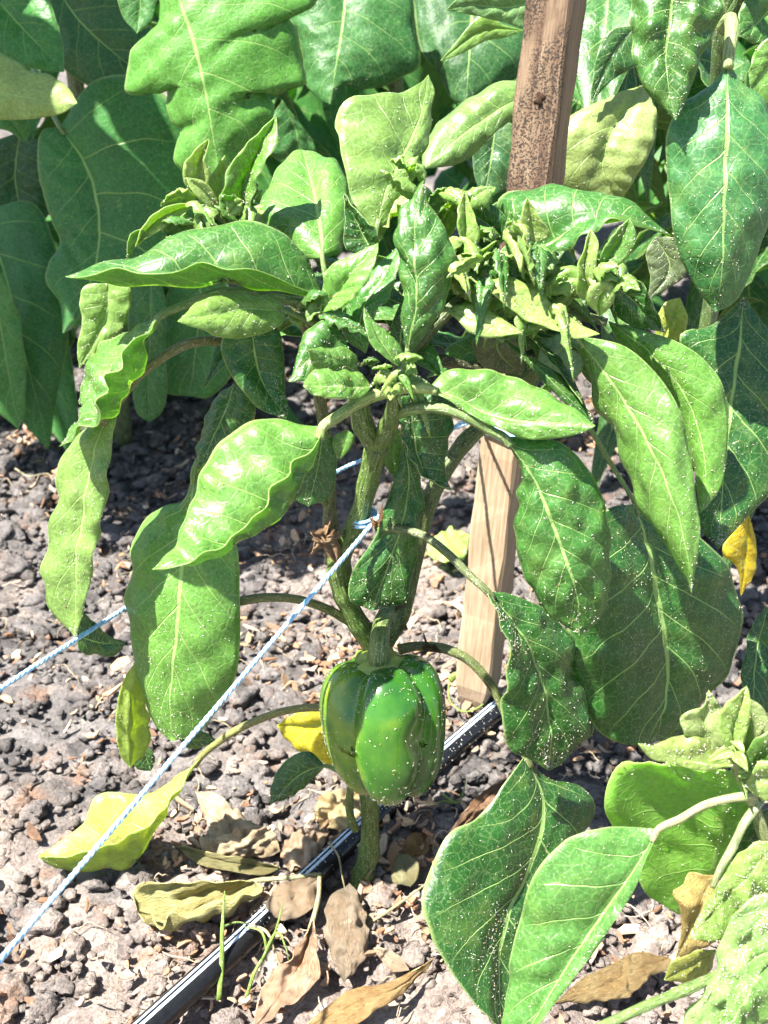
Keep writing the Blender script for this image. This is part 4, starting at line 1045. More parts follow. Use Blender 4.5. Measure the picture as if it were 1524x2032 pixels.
# withered blossom remains on the stem
def withered(parent, px, py, Y, r, n=12, col=(0.62, 0.42, 0.25)):
    c = PY(px, py, Y)
    for k in range(n):
        a = rs.uniform(0, 6.28)
        d = np.array([math.cos(a), math.sin(a), rs.uniform(-.6, .9)])
        auto_leaf(parent, c + d * r * .1, d, r * rs.uniform(.5, 1.2), r * rs.uniform(.5, 1.0), rs.uniform(-.8, 1.4), col, rs.uniform(-1.5, 1.5), rs.uniform(-.8, .8), 'withered_petal', DRY, 8, 3, crink=.008, wl0=.004, wl1=.008, speck=0)
withered(MAIN, 645, 1068, .555, .010, 22)
withered(MAIN, 752, 1040, .548, .007, 8, (0.48, 0.28, 0.14))
withered(MAIN, 853, 1285, .568, .006, 7, (0.40, 0.26, 0.16))
withered(MAIN, 790, 1200, .568, .006, 7, (0.5, 0.38, 0.2))

tie_c = PY(722, 1030, Y0 - .010)
for q, dz in enumerate((0.0, .0022, -.002)):
    ring = [tie_c + np.array([.0068 * math.cos(t), .0068 * math.sin(t), dz + .0016 * math.sin(t + q)]) for t in np.linspace(0, 6.283, 22)]
    v, f, uvv = tube_geo(np.array(ring), [.0011], 6)
    put('knot', v, f, M_TWINE_B if q else M_TWINE, TW)

# ------------------------------------------------------------------ pepper plant behind the stake
bb = np.array([0.235, 0.80, 0.0])
BACK = empty('pepper_plant', bb, 'healthier pepper plant with long smooth hanging leaves growing behind the wooden stake', 'pepper plant', 'pepper plants')
S2 = (0.05, 0.12, 0.03)
tube('stem', [bb, bb + [-.004, -.004, .12], PY(1430, 470, .78), PY(1428, 300, .76), PY(1430, 160, .745), PY(1435, 60, .735), PY(1450, -60, .73)], [.008, .0075, .007, .006, .006, .007, .006], BACK, None, S2, 12)
tube('branch', [PY(1435, 60, .735), PY(1470, 10, .72), PY(1490, -50, .70)], [.006, .005, .004], BACK, None, S2, 10)
B = lambda *a, **k: leaf(BACK, *a, **k)
B([(1446,112),(1443,200),(1441,300),(1437,400),(1435,500),(1430,560),(1420,619)], [(1446,112),(1430,145),(1390,180),(1345,217),(1325,260),(1320,310),(1325,370),(1335,440),(1345,500),(1370,552),(1400,597),(1420,619)],
  [(1446,112),(1465,150),(1500,190),(1526,217),(1545,290),(1545,380),(1527,440),(1510,490),(1485,552),(1455,602),(1420,619)], Y=[.66,.645,.63,.62,.615,.62], eA=.016, eB=.014, color=(0.045, 0.16, 0.045), arch=.10, quilt=.0012, N=50, K=10, pet=[(1436,55,.70),(1450,38,.68),(1452,70,.668)], petr=.0038, petcol=(0.28, 0.36, 0.12), speck=.5)
B([(1340,-50),(1330,40),(1322,110),(1330,190),(1341,239)], [(1340,-50),(1262,-30),(1250,20),(1252,80),(1258,130),(1275,170),(1302,203),(1341,239)], [(1340,-50),(1420,-30),(1430,10),(1425,52),(1400,100),(1376,140),(1376,165),(1356,206),(1341,239)], Y=[.66,.65,.64,.63], eA=.010, eB=.006, color=G_MID, quilt=.0032, crink=.002, N=46, K=10, speck=1.2)
B([(1278,168),(1222,250),(1195,330),(1228,405)], [(1278,168),(1215,190),(1160,215),(1120,240),(1100,300),(1112,370),(1160,405),(1228,405)], [(1278,168),(1298,205),(1302,260),(1290,302),(1262,352),(1228,405)], Y=[.86,.84,.83,.83], eA=.0, eB=-.005, color=(0.24, 0.32, 0.10), arch=.16, N=40, K=9, speck=.4)
B([(1476,590),(1466,700),(1450,800),(1440,900),(1432,1000),(1425,1091)], [(1476,590),(1420,640),(1345,668),(1395,740),(1402,850),(1392,960),(1387,1040),(1425,1091)], [(1476,590),(1530,660),(1570,760),(1570,880),(1530,975),(1480,1030),(1425,1091)], Y=[.68,.665,.65,.635,.62,.605], eA=.006, eB=.004, color=G_OLD, arch=.10, N=44, K=10, speck=1.3)
B([(1486,1020),(1480,1100),(1470,1183)], [(1486,1020),(1432,1094),(1462,1127),(1470,1183)], [(1486,1020),(1500,1075),(1498,1135),(1470,1183)], Y=[.70,.705], color=(0.58, 0.40, 0.02), N=24, speck=.4)
B([(1042,190),(977,225),(910,275),(838,336)], [(1042,190),(1030,160),(977,170),(932,195),(887,225),(838,300),(838,336)], [(1042,190),(1022,232),(977,267),(947,302),(907,326),(838,336)], Y=[.86,.84,.82], eA=.02, eB=.0, color=(0.14, 0.26, 0.06), arch=.2, speck=.2)
B([(1062,5),(1000,15),(930,10),(884,20)], [(1062,5),(1020,-40),(940,-30),(884,20)], [(1062,5),(1042,55),(1002,45),(927,28),(884,20)], Y=[.88,.87,.86], color=(0.14, 0.26, 0.08), speck=0)
B([(1040,60),(960,60),(874,121)], [(1040,60),(997,48),(957,30),(900,90),(874,121)], [(1040,60),(1000,75),(962,82),(920,105),(874,121)], Y=[.90,.89,.88], color=G_PALE, speck=0)
B([(1262,50),(1215,110),(1172,206)], [(1262,50),(1212,60),(1187,100),(1177,150),(1172,206)], [(1262,50),(1262,125),(1214,160),(1172,206)], Y=[.85,.84,.83], color=G_OLD, speck=.6)
B([(1560,-20),(1510,40),(1466,72)], [(1560,-20),(1500,-25),(1468,20),(1466,72)], [(1560,-20),(1560,60),(1510,90),(1466,72)], Y=[.72,.70], color=G_MID, speck=.2)
B([(1570,60),(1520,140),(1480,190)], [(1570,60),(1510,85),(1486,140),(1480,190)], [(1570,60),(1580,180),(1530,215),(1480,190)], Y=[.68,.67], color=G_YNG, quilt=.0015, speck=.2)
B([(1300,470),(1330,530),(1284,598)], [(1300,470),(1282,500),(1290,550),(1284,598)], [(1300,470),(1345,475),(1360,545),(1320,575),(1284,598)], Y=[.70,.69], color=(0.09, 0.12, 0.06), speck=1.4)
B([(1350,590),(1330,640),(1310,690)], [(1350,590),(1320,600),(1300,650),(1310,690)], [(1350,590),(1365,640),(1340,680),(1310,690)], Y=[.71,.70], color=YELG, speck=.6)
B([(1525,1200),(1500,1300),(1495,1420)], [(1525,1200),(1495,1236),(1480,1290),(1470,1342),(1485,1392),(1495,1420)], [(1525,1200),(1560,1260),(1560,1350),(1530,1410),(1495,1420)], Y=[.62,.60,.58], color=G_OLD, speck=.8)
for k in range(56):
    px = rs.uniform(1130, 1640); py = rs.uniform(-120, 760)
    b = PY(px, py, rs.uniform(.95, 1.15))
    a = rs.uniform(0, 6.28)
    auto_leaf(BACK, b, (math.cos(a), math.sin(a) * .6, rs.uniform(-.9, .1)), rs.uniform(.08, .13), rs.uniform(.04, .06), rs.uniform(.2, .8), G_OLD, rs.uniform(-.6, .6), .2, speck=.3)

# ------------------------------------------------------------------ infested pepper plant close by, in front
fb = np.array([0.25, 0.405, 0.0])
FRONT = empty('pepper_plant', fb, 'small pepper plant with pale aphid-covered shoot tip and a torn yellow leaf', 'pepper plant', 'pepper plants')
S3 = (0.26, 0.30, 0.12)
tube('stem', [fb, fb + [-.01, .0, .06], PY(1560, 1800, .40), PY(1510, 1640, .40), PY(1492, 1585, .402), PY(1470, 1540, .404), PY(1462, 1500, .405)], [.006, .005, .0042, .0036, .003, .0028, .0022], FRONT, None, S3, 12)
tube('branch', [PY(1510, 1590, .402), PY(1480, 1630, .395), PY(1450, 1690, .39), PY(1432, 1720, .388), PY(1415, 1760, .387)], [.0022, .002, .0018, .0014], FRONT, None, (0.32, 0.36, 0.18), 10)
tube('branch', [PY(1560, 1880, .39), PY(1440, 1930, .375), PY(1359, 1965, .365), PY(1280, 1998, .355), PY(1190, 2040, .345), PY(1100, 2090, .335)], [.0028, .0026, .0024, .0022], FRONT, None, (0.13, 0.22, 0.06), 10)
Fl = lambda *a, **k: leaf(FRONT, *a, **k)
Fl([(1307,1645),(1262,1722),(1200,1812),(1130,1912),(1066,2015),(1010,2110)], [(1307,1645),(1250,1641),(1202,1641),(1142,1655),(1102,1685),(1072,1715),(1047,1765),(1034,1815),(1017,1880),(1007,1950),(1000,2032),(1010,2110)],
   [(1307,1645),(1282,1705),(1262,1760),(1226,1818),(1188,1876),(1144,1935),(1108,1980),(1078,2025),(1010,2110)], Y=[.40,.39,.38,.37,.36], eA=.014, eB=-.004, color=(0.07, 0.20, 0.035), arch=.12, quilt=.0012, N=48, K=10, pet=[(1500,1578,.40),(1450,1584,.40),(1400,1597,.40),(1350,1625,.40)], petr=.0021, petcol=(0.38, 0.38, 0.20), speck=.4)
Fl([(1452,1530),(1437,1620),(1415,1720),(1345,1813)], [(1452,1530),(1370,1524),(1295,1510),(1247,1515),(1207,1550),(1197,1590),(1214,1640),(1250,1712),(1290,1780),(1345,1813)], [(1452,1530),(1492,1600),(1502,1680),(1462,1752),(1402,1802),(1345,1813)], Y=[.42,.43,.44,.45], eA=-.004, eB=.004, color=(0.28, 0.50, 0.06), side='under', arch=.06, N=42, K=9, speck=5)
Fl([(1455,1520),(1360,1508),(1267,1475)], [(1455,1520),(1400,1462),(1335,1462),(1300,1478),(1267,1475)], [(1455,1520),(1400,1530),(1330,1515),(1290,1505),(1267,1475)], Y=[.405,.40,.395], eA=.008, eB=-.003, color=G_TIP, crink=.002, quilt=.0018, N=28, K=6, speck=2.6)
Fl([(1460,1520),(1400,1450),(1407,1370)], [(1460,1520),(1375,1480),(1350,1430),(1360,1408),(1393,1405),(1407,1370)], [(1460,1520),(1450,1450),(1432,1405),(1407,1370)], Y=[.408,.408,.41], eA=-.003, color=(0.32, 0.40, 0.16), crink=.0022, N=26, K=6, speck=2.0)
Fl([(1455,1520),(1455,1440),(1482,1362)], [(1455,1520),(1430,1450),(1440,1400),(1482,1362)], [(1455,1520),(1480,1460),(1490,1400),(1482,1362)], Y=[.402,.402,.404], eA=-.004, eB=-.004, color=G_TIP, crink=.0022, quilt=.0015, N=26, K=6, speck=2.6)
Fl([(1468,1525),(1485,1450),(1475,1382)], [(1468,1525),(1465,1450),(1470,1400),(1475,1382)], [(1468,1525),(1495,1470),(1490,1410),(1475,1382)], Y=[.405,.405], color=G_TIP, crink=.002, N=20, K=5, speck=2.4)
Fl([(1480,1545),(1500,1440),(1485,1385)], [(1480,1545),(1485,1450),(1480,1400),(1485,1385)], [(1480,1545),(1530,1470),(1515,1405),(1485,1385)], Y=[.41,.415], color=(0.34, 0.40, 0.18), crink=.0016, N=20, K=5, speck=1.5)
Fl([(1480,1550),(1510,1500),(1560,1450)], [(1480,1550),(1480,1500),(1505,1460),(1560,1450)], [(1480,1550),(1530,1540),(1560,1500),(1560,1450)], Y=[.40,.395], color=G_YNG, crink=.002, N=20, K=5, speck=3)
Fl([(1478,1560),(1520,1545),(1570,1560)], [(1478,1560),(1510,1510),(1560,1520),(1570,1560)], [(1478,1560),(1510,1585),(1560,1590),(1570,1560)], Y=[.395,.39], color=G_TIP, crink=.002, N=20, K=5, speck=3)
Fl([(1420,1738),(1390,1800),(1340,1902)], [(1420,1738),(1368,1738),(1350,1762),(1332,1766),(1347,1800),(1352,1835),(1340,1902)], [(1420,1738),(1450,1790),(1428,1865),(1400,1880),(1340,1902)], Y=[.40,.395,.395], color=(0.95, 0.80, 0.26), crink=.002, N=30, K=7, mats=DRY, speck=1.0, label='torn yellow leaf with papery tan edges')
Fl([(1420,1885),(1370,1915),(1318,1945)], [(1420,1885),(1370,1888),(1335,1905),(1318,1945)], [(1420,1885),(1410,1925),(1360,1950),(1318,1945)], Y=[.405,.40], color=(0.20, 0.22, 0.04), N=20, K=5, speck=1.0)
Fl([(1545,1668),(1480,1740),(1368,1862)], [(1545,1668),(1500,1672),(1460,1702),(1436,1737),(1411,1776),(1385,1820),(1368,1862)], [(1545,1668),(1545,1760),(1490,1830),(1410,1866),(1368,1862)], Y=[.385,.382,.38], eA=.004, eB=-.004, color=G_PALE, crink=.0032, quilt=.002, N=34, K=8, speck=5)
Fl([(1545,1772),(1480,1870),(1420,1960),(1352,2050)], [(1545,1772),(1505,1776),(1462,1806),(1432,1866),(1408,1950),(1360,2010),(1352,2050)], [(1545,1772),(1560,1880),(1510,1960),(1430,2030),(1352,2050)], Y=[.372,.365,.36], eA=.006, eB=-.004, color=(0.18, 0.30, 0.10), crink=.0032, quilt=.002, N=36, K=8, speck=5)
Fl([(1560,1880),(1490,1960),(1420,2080)], [(1560,1880),(1500,1900),(1440,1990),(1420,2080)], [(1560,1880),(1560,1980),(1500,2060),(1420,2080)], Y=[.358,.35], eA=.006, color=(0.13, 0.25, 0.06), crink=.0032, quilt=.002, N=30, K=7, speck=4)
Fl([(1560,1600),(1500,1680),(1445,1760)], [(1560,1600),(1500,1610),(1460,1680),(1445,1760)], [(1560,1600),(1560,1700),(1500,1760),(1445,1760)], Y=[.41,.41], color=G_OLD, N=24, K=6, speck=1.5)
for k in range(16):
    b = PY(1468 + rs.gauss(0, 16), 1520 + rs.gauss(0, 14), .404 + rs.gauss(0, .006)); a = rs.uniform(0, 6.28)
    auto_leaf(FRONT, b, (math.cos(a), math.sin(a), rs.uniform(0, 1.2)), .014 * rs.uniform(.6, 1.2), .005 * rs.uniform(.7, 1.4), rs.uniform(0, .6), G_TIP, rs.uniform(-1, 1), .6, 'young_leaf', N=10, K=3, speck=2)

# ------------------------------------------------------------------ eggplants at the back
eb = np.array([-0.34, 1.32, 0.0])
EG1 = empty('eggplant', eb, 'eggplant with broad lobed leaves drooping over the grey soil', 'eggplant', 'eggplants')
tube('stem', [eb, eb + [.01, -.01, .2], eb + [0, -.02, .4], eb + [.01, -.03, .62], eb + [.03, -.04, .85]], [.011, .010, .009, .008, .006], EG1, None, (0.10, 0.14, 0.06), 12)
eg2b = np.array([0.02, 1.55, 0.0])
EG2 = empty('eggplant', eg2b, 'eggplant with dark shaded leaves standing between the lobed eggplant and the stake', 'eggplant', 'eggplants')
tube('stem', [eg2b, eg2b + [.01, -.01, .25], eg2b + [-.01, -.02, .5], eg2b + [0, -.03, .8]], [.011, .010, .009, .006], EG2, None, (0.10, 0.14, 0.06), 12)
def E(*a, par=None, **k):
    k.setdefault('mats', EGG); k.setdefault('color', G_EGG); k.setdefault('speck', .25); k.setdefault('petr', .003)
    k.setdefault('quilt', .0008); k.setdefault('crink', .0009); k.setdefault('nv', 6)
    return leaf(par or EG1, *a, **k)
E([(335,-70),(355,0),(385,90),(410,200),(435,352)], [(335,-70),(325,-30),(320,0),(312,40),(290,70),(262,105),(252,135),(250,181),(290,186),(325,172),(329,210),(345,240),(362,256),(348,280),(345,322),(380,345),(435,352)],
  [(335,-70),(480,-60),(600,-30),(630,0),(620,14),(576,20),(570,32),(590,60),(600,120),(606,168),(566,154),(532,160),(531,182),(546,214),(531,250),(500,300),(470,335),(435,352)], Y=[1.02,1.0,.985,.975,.97], eA=.02, eB=.03, color=(0.085, 0.23, 0.035), arch=.07, N=90, K=12, wave=.001, pet=[(250,-160,1.2)])  # leaf colour brightened over its neighbours so that it looks sunlit
E([(118,252),(170,330),(195,430),(185,540),(125,662)], [(118,252),(82,260),(75,330),(90,400),(102,440),(120,480),(97,520),(92,560),(118,600),(125,662)], [(118,252),(180,165),(250,148),(320,180),(385,300),(400,400),(380,500),(310,570),(220,610),(125,662)], Y=[1.14,1.12,1.10,1.08,1.06], eA=.01, eB=.02, N=60, K=11, color=(0.04, 0.155, 0.034), pet=[(60,120,1.26)])  # leaf colour darkened to stand in for the shade it hangs in
E([(-60,-60),(30,40),(127,143)], [(-60,-60),(-40,80),(0,117),(60,135),(127,143)], [(-60,-60),(60,-40),(97,0),(112,40),(125,95),(127,143)], Y=[1.10,1.05,1.02], N=36)
E([(-140,150),(-40,175),(60,195),(153,204)], [(-140,150),(-60,90),(0,105),(32,122),(62,140),(110,155),(140,180),(153,204)], [(-140,150),(-60,235),(0,238),(60,236),(122,226),(153,204)], Y=[.98,.96,.95,.945], eA=.02, color=(0.26, 0.36, 0.11), N=36)
E([(-30,420),(20,580),(48,700),(75,800),(96,894)], [(-30,420),(-90,520),(-60,640),(0,740),(40,830),(96,894)], [(-30,420),(60,400),(105,470),(126,610),(136,662),(126,722),(112,800),(96,894)], Y=[1.18,1.15,1.12,1.10,1.09], eA=-.01, eB=.02, N=50, K=10, color=(0.04, 0.15, 0.04))
E([(-20,500),(0,640),(20,760),(36,852)], [(-20,500),(-90,620),(-60,760),(36,852)], [(-20,500),(10,560),(36,622),(49,700),(51,762),(46,830),(36,852)], Y=[1.08,1.07,1.06], N=40, color=(0.055, 0.19, 0.042))
E([(300,540),(298,660),(294,760),(296,838)], [(300,540),(262,560),(254,610),(258,700),(264,785),(273,820),(296,838)], [(300,540),(325,580),(328,700),(331,785),(320,820),(296,838)], Y=[1.08,1.07,1.065,1.06], N=40, color=(0.048, 0.175, 0.042))
E([(400,500),(395,620),(385,720),(376,786)], [(400,500),(340,560),(325,660),(331,778),(376,786)], [(400,500),(450,560),(480,660),(456,750),(436,772),(415,790),(376,786)], Y=[1.11,1.10,1.09], N=44, color=(0.048, 0.175, 0.042))
E([(200,520),(230,580),(300,640)], [(200,520),(190,570),(220,640),(300,640)], [(200,520),(270,530),(310,580),(300,640)], Y=[1.18,1.17], N=30)
E([(275,-50),(278,10),(272,66)], [(275,-50),(232,-20),(236,10),(246,38),(272,66)], [(275,-50),(320,-20),(312,12),(300,46),(272,66)], Y=[1.06,1.04], N=30)
E([(-10,200),(30,250),(52,284)], [(-10,200),(-10,250),(20,262),(52,284)], [(-10,200),(40,225),(60,250),(52,284)], Y=[1.04,1.03], N=24, color=(0.05, 0.18, 0.03))
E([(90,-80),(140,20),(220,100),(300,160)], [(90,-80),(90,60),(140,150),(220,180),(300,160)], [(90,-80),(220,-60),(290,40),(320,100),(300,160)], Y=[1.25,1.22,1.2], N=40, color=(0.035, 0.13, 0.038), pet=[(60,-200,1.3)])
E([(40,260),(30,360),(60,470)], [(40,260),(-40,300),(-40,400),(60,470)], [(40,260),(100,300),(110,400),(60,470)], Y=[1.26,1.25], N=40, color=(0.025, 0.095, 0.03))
E([(560,200),(590,270),(580,330)], [(560,200),(530,250),(540,310),(580,330)], [(560,200),(625,290),(625,310),(580,330)], Y=[1.1,1.1], N=30, color=(0.04, 0.15, 0.04))
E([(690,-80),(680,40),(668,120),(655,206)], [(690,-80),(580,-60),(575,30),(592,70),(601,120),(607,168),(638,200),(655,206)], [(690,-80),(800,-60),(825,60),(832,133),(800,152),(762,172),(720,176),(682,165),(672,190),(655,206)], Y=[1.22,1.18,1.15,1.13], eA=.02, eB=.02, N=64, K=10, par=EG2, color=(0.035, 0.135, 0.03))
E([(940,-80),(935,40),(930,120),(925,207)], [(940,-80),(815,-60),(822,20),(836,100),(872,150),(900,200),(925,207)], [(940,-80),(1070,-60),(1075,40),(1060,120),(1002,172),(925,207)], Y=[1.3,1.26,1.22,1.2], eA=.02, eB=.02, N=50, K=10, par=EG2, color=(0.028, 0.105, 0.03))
E([(985,230),(975,310),(960,400)], [(985,230),(945,270),(940,340),(960,400)], [(985,230),(1030,260),(1030,350),(960,400)], Y=[.98,.97,.96], N=30, par=BACK, mats=PEP, color=(0.03, 0.10, 0.03))
for k in range(96):
    px = rs.uniform(-150, 1700); py = rs.uniform(-160, 330 if px > 520 else 620)
    par = EG1 if px < 480 else EG2
    far = 520 < px < 960 and py > 20
    b = PY(px, py, rs.uniform(1.75, 2.2) if far else rs.uniform(1.32, 1.8)); a = rs.uniform(0, 6.28)
    auto_leaf(par, b, (math.cos(a), math.sin(a) * .5 - .2, rs.uniform(-1.0, -.1)), rs.uniform(.16, .24), rs.uniform(.11, .16), rs.uniform(.2, .7), G_EGG, rs.uniform(-.6, .6), .15, mats=EGG, N=20, K=6, wave=.006, speck=0)

# two more eggplants in the row behind close the view to the field
rear = []
for bx_, lab in ((-.45, 'eggplant in the rear row behind the lobed eggplant'), (.75, 'eggplant in the rear row behind the wooden stake')):
    e_ = np.array([bx_, 2.25, 0.0])
    r_ = empty('eggplant', e_, lab, 'eggplant', 'eggplants')
    tube('stem', [e_, e_ + [.01, 0, .3], e_ + [0, .01, .6], e_ + [.01, 0, .9]], [.012, .011, .009, .006], r_, None, (0.10, 0.14, 0.06), 10)
    for k in range(58):
        b = e_ + np.array([rs.uniform(-.72, .72), rs.uniform(-.4, .35), rs.uniform(.10, .95)]); a = rs.uniform(0, 6.28)
        auto_leaf(r_, b, (math.cos(a), math.sin(a) * .5 - .25, rs.uniform(-1.0, 0)), rs.uniform(.20, .28), rs.uniform(.14, .19), rs.uniform(.2, .7), G_EGG, rs.uniform(-.6, .6), .15, mats=EGG, N=16, K=5, wave=.006, speck=0)
# eggplant leaves added above the picture, unseen, to keep the lower leaves in shade
for k in range(22):
    b = np.array([rs.uniform(-.72, -.44), rs.uniform(.98, 1.20), rs.uniform(.72, .98)]); a = rs.uniform(0, 6.28)
    auto_leaf(EG1, b, (math.cos(a), math.sin(a), rs.uniform(-.3, .3)), rs.uniform(.16, .24), rs.uniform(.11, .16), rs.uniform(.1, .4), G_EGG, rs.uniform(-.4, .4), .15, mats=EGG, N=16, K=5, wave=.006, speck=0)
# ------------------------------------------------------------------ fallen and withered leaves on the soil
def fallen(label, mid, A, B, h, eA, eB, color, group=None, name='fallen_leaf', mats=DRY, side='top', pet=None, **k):
    k['crink'] = k.get('crink', .0026) * 0.85; k.setdefault('quilt', .0012); k.setdefault('wave', .0022); k.setdefault('N', 48); k.setdefault('K', 12); k.setdefault('wl0', .006); k.setdefault('wl1', .020)
    o = leaf(None, mid, A, B, h=h, eA=eA, eB=eB, color=color, name=name, mats=mats, side=side, speck=0, thick=.0006, **k)
    tag(o, label, 'leaf', group or 'withered leaves lying on the soil')
    if pet:
        tube('petiole', [PH(*p) for p in pet], [.0014, .0016, .0018], o, M_STEM, (0.36, 0.30, 0.16), 7)
    return o
fallen('pale papery crumpled leaf on the soil just behind the drip hose', [(386,1570),(440,1625),(485,1665),(555,1690)], [(386,1570),(425,1572),(460,1600),(500,1630),(548,1658),(555,1690)], [(386,1570),(405,1612),(415,1660),(405,1695),(450,1698),(520,1702),(555,1690)], [.014,.024,.022,.010], .004, -.010, (0.86, 0.70, 0.52), crink=.004)
fallen('greenish grey curled leaf tucked under the papery leaf', [(350,1680),(420,1702),(480,1715),(556,1722)], [(350,1680),(380,1682),(420,1694),(482,1702),(556,1722)], [(350,1680),(388,1712),(450,1728),(525,1736),(556,1722)], [.008,.012,.014,.010], .006, -.004, (0.46, 0.44, 0.20), crink=.003)
fallen('olive rolled leaf with a long pale stalk on the soil beside the drip hose', [(505,1748),(420,1790),(350,1822),(275,1812)], [(505,1748),(415,1744),(350,1748),(300,1752),(262,1776),(275,1812)], [(505,1748),(522,1768),(505,1792),(450,1818),(376,1833),(312,1848),(275,1812)], [.014,.010,.008,.006], .016, .012, (0.60, 0.58, 0.24), arch=-.1, curl=-.35, crink=.003, pet=[(637,1735,.022),(570,1742,.020),(505,1748,.014),(480,1756,.013)])
fallen('grey-tan shrivelled leaf lying across the drip hose beside the stem', [(632,1742),(590,1775),(548,1810),(520,1820)], [(632,1742),(580,1745),(540,1770),(520,1820)], [(632,1742),(630,1790),(590,1822),(520,1820)], [.024,.026,.024,.012], .004, -.006, (0.50, 0.42, 0.28), crink=.0035)
fallen('long brown shrivelled leaf hanging by its thread-like stalk over the hose', [(622,1822),(600,1900),(560,1975),(505,2040)], [(622,1822),(606,1850),(584,1892),(545,1922),(510,1990),(505,2040)], [(622,1822),(628,1880),(631,1940),(600,1972),(550,2010),(505,2040)], [.018,.014,.010,.006], .008, .004, (0.66, 0.46, 0.30), crink=.003, pet=[(634,1740,.030),(632,1780,.026),(622,1822,.018),(615,1845,.016)])
fallen('grey speckled dead leaf drooping from the foot of the stem', [(693,1752),(690,1830),(692,1900),(684,1950)], [(693,1752),(652,1785),(645,1830),(652,1888),(684,1950)], [(693,1752),(720,1792),(731,1845),(730,1892),(684,1950)], [.020,.022,.014,.006], -.004, -.006, (0.46, 0.35, 0.25), crink=.003)
fallen('large tan curved dry leaf lying on the soil in front of the stem', [(862,1902),(790,1960),(700,1995),(590,2050)], [(862,1902),(812,1930),(760,1952),(700,1962),(650,1996),(590,2050)], [(862,1902),(845,1925),(795,1975),(740,2010),(680,2050),(590,2050)], [.012,.018,.016,.006], .004, -.006, (0.78, 0.52, 0.24))
fallen('brown-olive rolled dry leaf on the dark crumbs under the small pepper plant', [(1330,1900),(1250,1930),(1180,1965),(1100,1992)], [(1330,1900),(1262,1890),(1212,1914),(1152,1944),(1100,1992)], [(1330,1900),(1334,1918),(1287,1942),(1252,1977),(1187,1987),(1100,1992)], [.012,.018,.016,.008], .004, -.008, (0.50, 0.37, 0.17), crink=.003)
fallen('small pinkish tan curled leaf on the soil in front of the stem', [(742,1882),(770,1905),(812,1925)], [(742,1882),(780,1888),(800,1905),(812,1925)], [(742,1882),(756,1905),(780,1928),(812,1925)], [.008,.014,.010], .002, .0, (0.80, 0.58, 0.44), N=22, K=6)
fallen('pale straw crumpled leaf lying on the soil behind the cut side shoot', [(635,1640),(665,1600),(712,1572)], [(635,1640),(625,1600),(650,1570),(712,1572)], [(635,1640),(690,1648),(715,1620),(712,1572)], [.010,.022,.016], .004, -.004, (0.84, 0.66, 0.38), crink=.004)
fallen('sandy crumbled leaf scrap between the papery leaf and the hose', [(555,1690),(600,1670),(655,1650)], [(555,1690),(580,1655),(620,1645),(655,1650)], [(555,1690),(570,1720),(620,1715),(655,1650)], [.008,.014,.010], .002, -.002, (0.74, 0.60, 0.42), crink=.004)
fallen('brown dead leaf tucked beneath the large dark drooping leaf', [(1005,1545),(950,1600),(882,1680)], [(1005,1545),(960,1570),(905,1630),(882,1680)], [(1005,1545),(1010,1600),(960,1650),(882,1680)], [.050,.040,.022], .004, -.004, (0.40, 0.24, 0.15))
fallen('brittle ochre leaf scrap beside the stem foot on the stake side', [(845,1650),(835,1690),(800,1700)], [(845,1650),(810,1660),(800,1700)], [(845,1650),(850,1690),(800,1700)], [.008,.012,.008], .002, .0, (0.48, 0.30, 0.12), N=18, K=5)
fallen('mottled green-white leaf scrap with ragged edge near the stem foot', [(790,1690),(805,1725),(815,1758)], [(790,1690),(778,1720),(782,1750),(815,1758)], [(790,1690),(825,1705),(830,1740),(815,1758)], [.010,.012,.008], .002, .0, (0.40, 0.40, 0.22), N=18, K=5)
fallen('tan dead leaf on shaded soil beneath the eggplants', [(690,190),(660,250),(655,320)], [(690,190),(645,230),(655,320)], [(690,190),(715,250),(655,320)], [.03,.03,.02], .0, .0, (0.42, 0.30, 0.18), N=20, K=5)
fallen('yellow-brown dead leaf under the eggplant beside the stake', [(915,180),(870,200),(850,235)], [(915,180),(865,170),(850,235)], [(915,180),(905,235),(850,235)], [.06,.06,.05], .0, .0, (0.46, 0.34, 0.14), N=20, K=5)
fallen('pale green leaf lying on the soil between branch and stake', [(930,1060),(890,1080),(845,1100)], [(930,1060),(890,1050),(858,1070),(845,1100)], [(930,1060),(925,1100),(880,1115),(845,1100)], [.02,.02,.012], .004, .0, (0.30, 0.40, 0.10), mats=PEP, N=22, K=6)

# ------------------------------------------------------------------ weeds
def weed(loc, label, blades):
    r = empty('grass_weed', loc, label, 'weed', 'thin grass weeds')
    for pts, w in blades:
        tube('blade', [PH(*p) for p in pts], [w, w, w * .8, w * .25], r, M_STEM, (0.22, 0.34, 0.05), 6, 0.0, 5, 0.3)
    return r
weed(PH(436, 1990, 0), 'single upright grass blade growing on the soil side of the hose', [([(434,1985,.0),(440,1915,.016),(441,1850,.032),(446,1768,.05)], .0017), ([(440,1840,.030),(470,1830,.03),(500,1836,.028)], .0008)])
weed(PH(490, 1980, 0), 'forked grass blades growing across the hose under the olive leaf', [([(488,1985,.0),(505,1930,.014),(535,1880,.022),(552,1830,.035),(562,1790,.042)], .0012), ([(520,1905,.018),(550,1850,.03),(570,1890,.02),(572,1910,.012)], .0011), ([(530,1890,.02),(520,1850,.03),(480,1838,.024)], .0009)])
weed(PH(905, 1400, 0), 'tiny two-leaved green seedling curling at the foot of the stake', [([(892,1340,.035),(893,1390,.02),(920,1412,.014),(960,1396,.018),(972,1370,.03)], .0010), ([(893,1350,.034),(905,1340,.036),(915,1345,.036),(918,1352,.036)], .0035)])
weed(PH(905, 1600, 0), 'green tendril with three thin arms on the soil beside the fruit', [([(855,1600,.012),(880,1590,.014),(910,1592,.014),(922,1560,.024),(924,1535,.03)], .0009), ([(878,1575,.02),(895,1588,.016),(910,1592,.014)], .0009)])
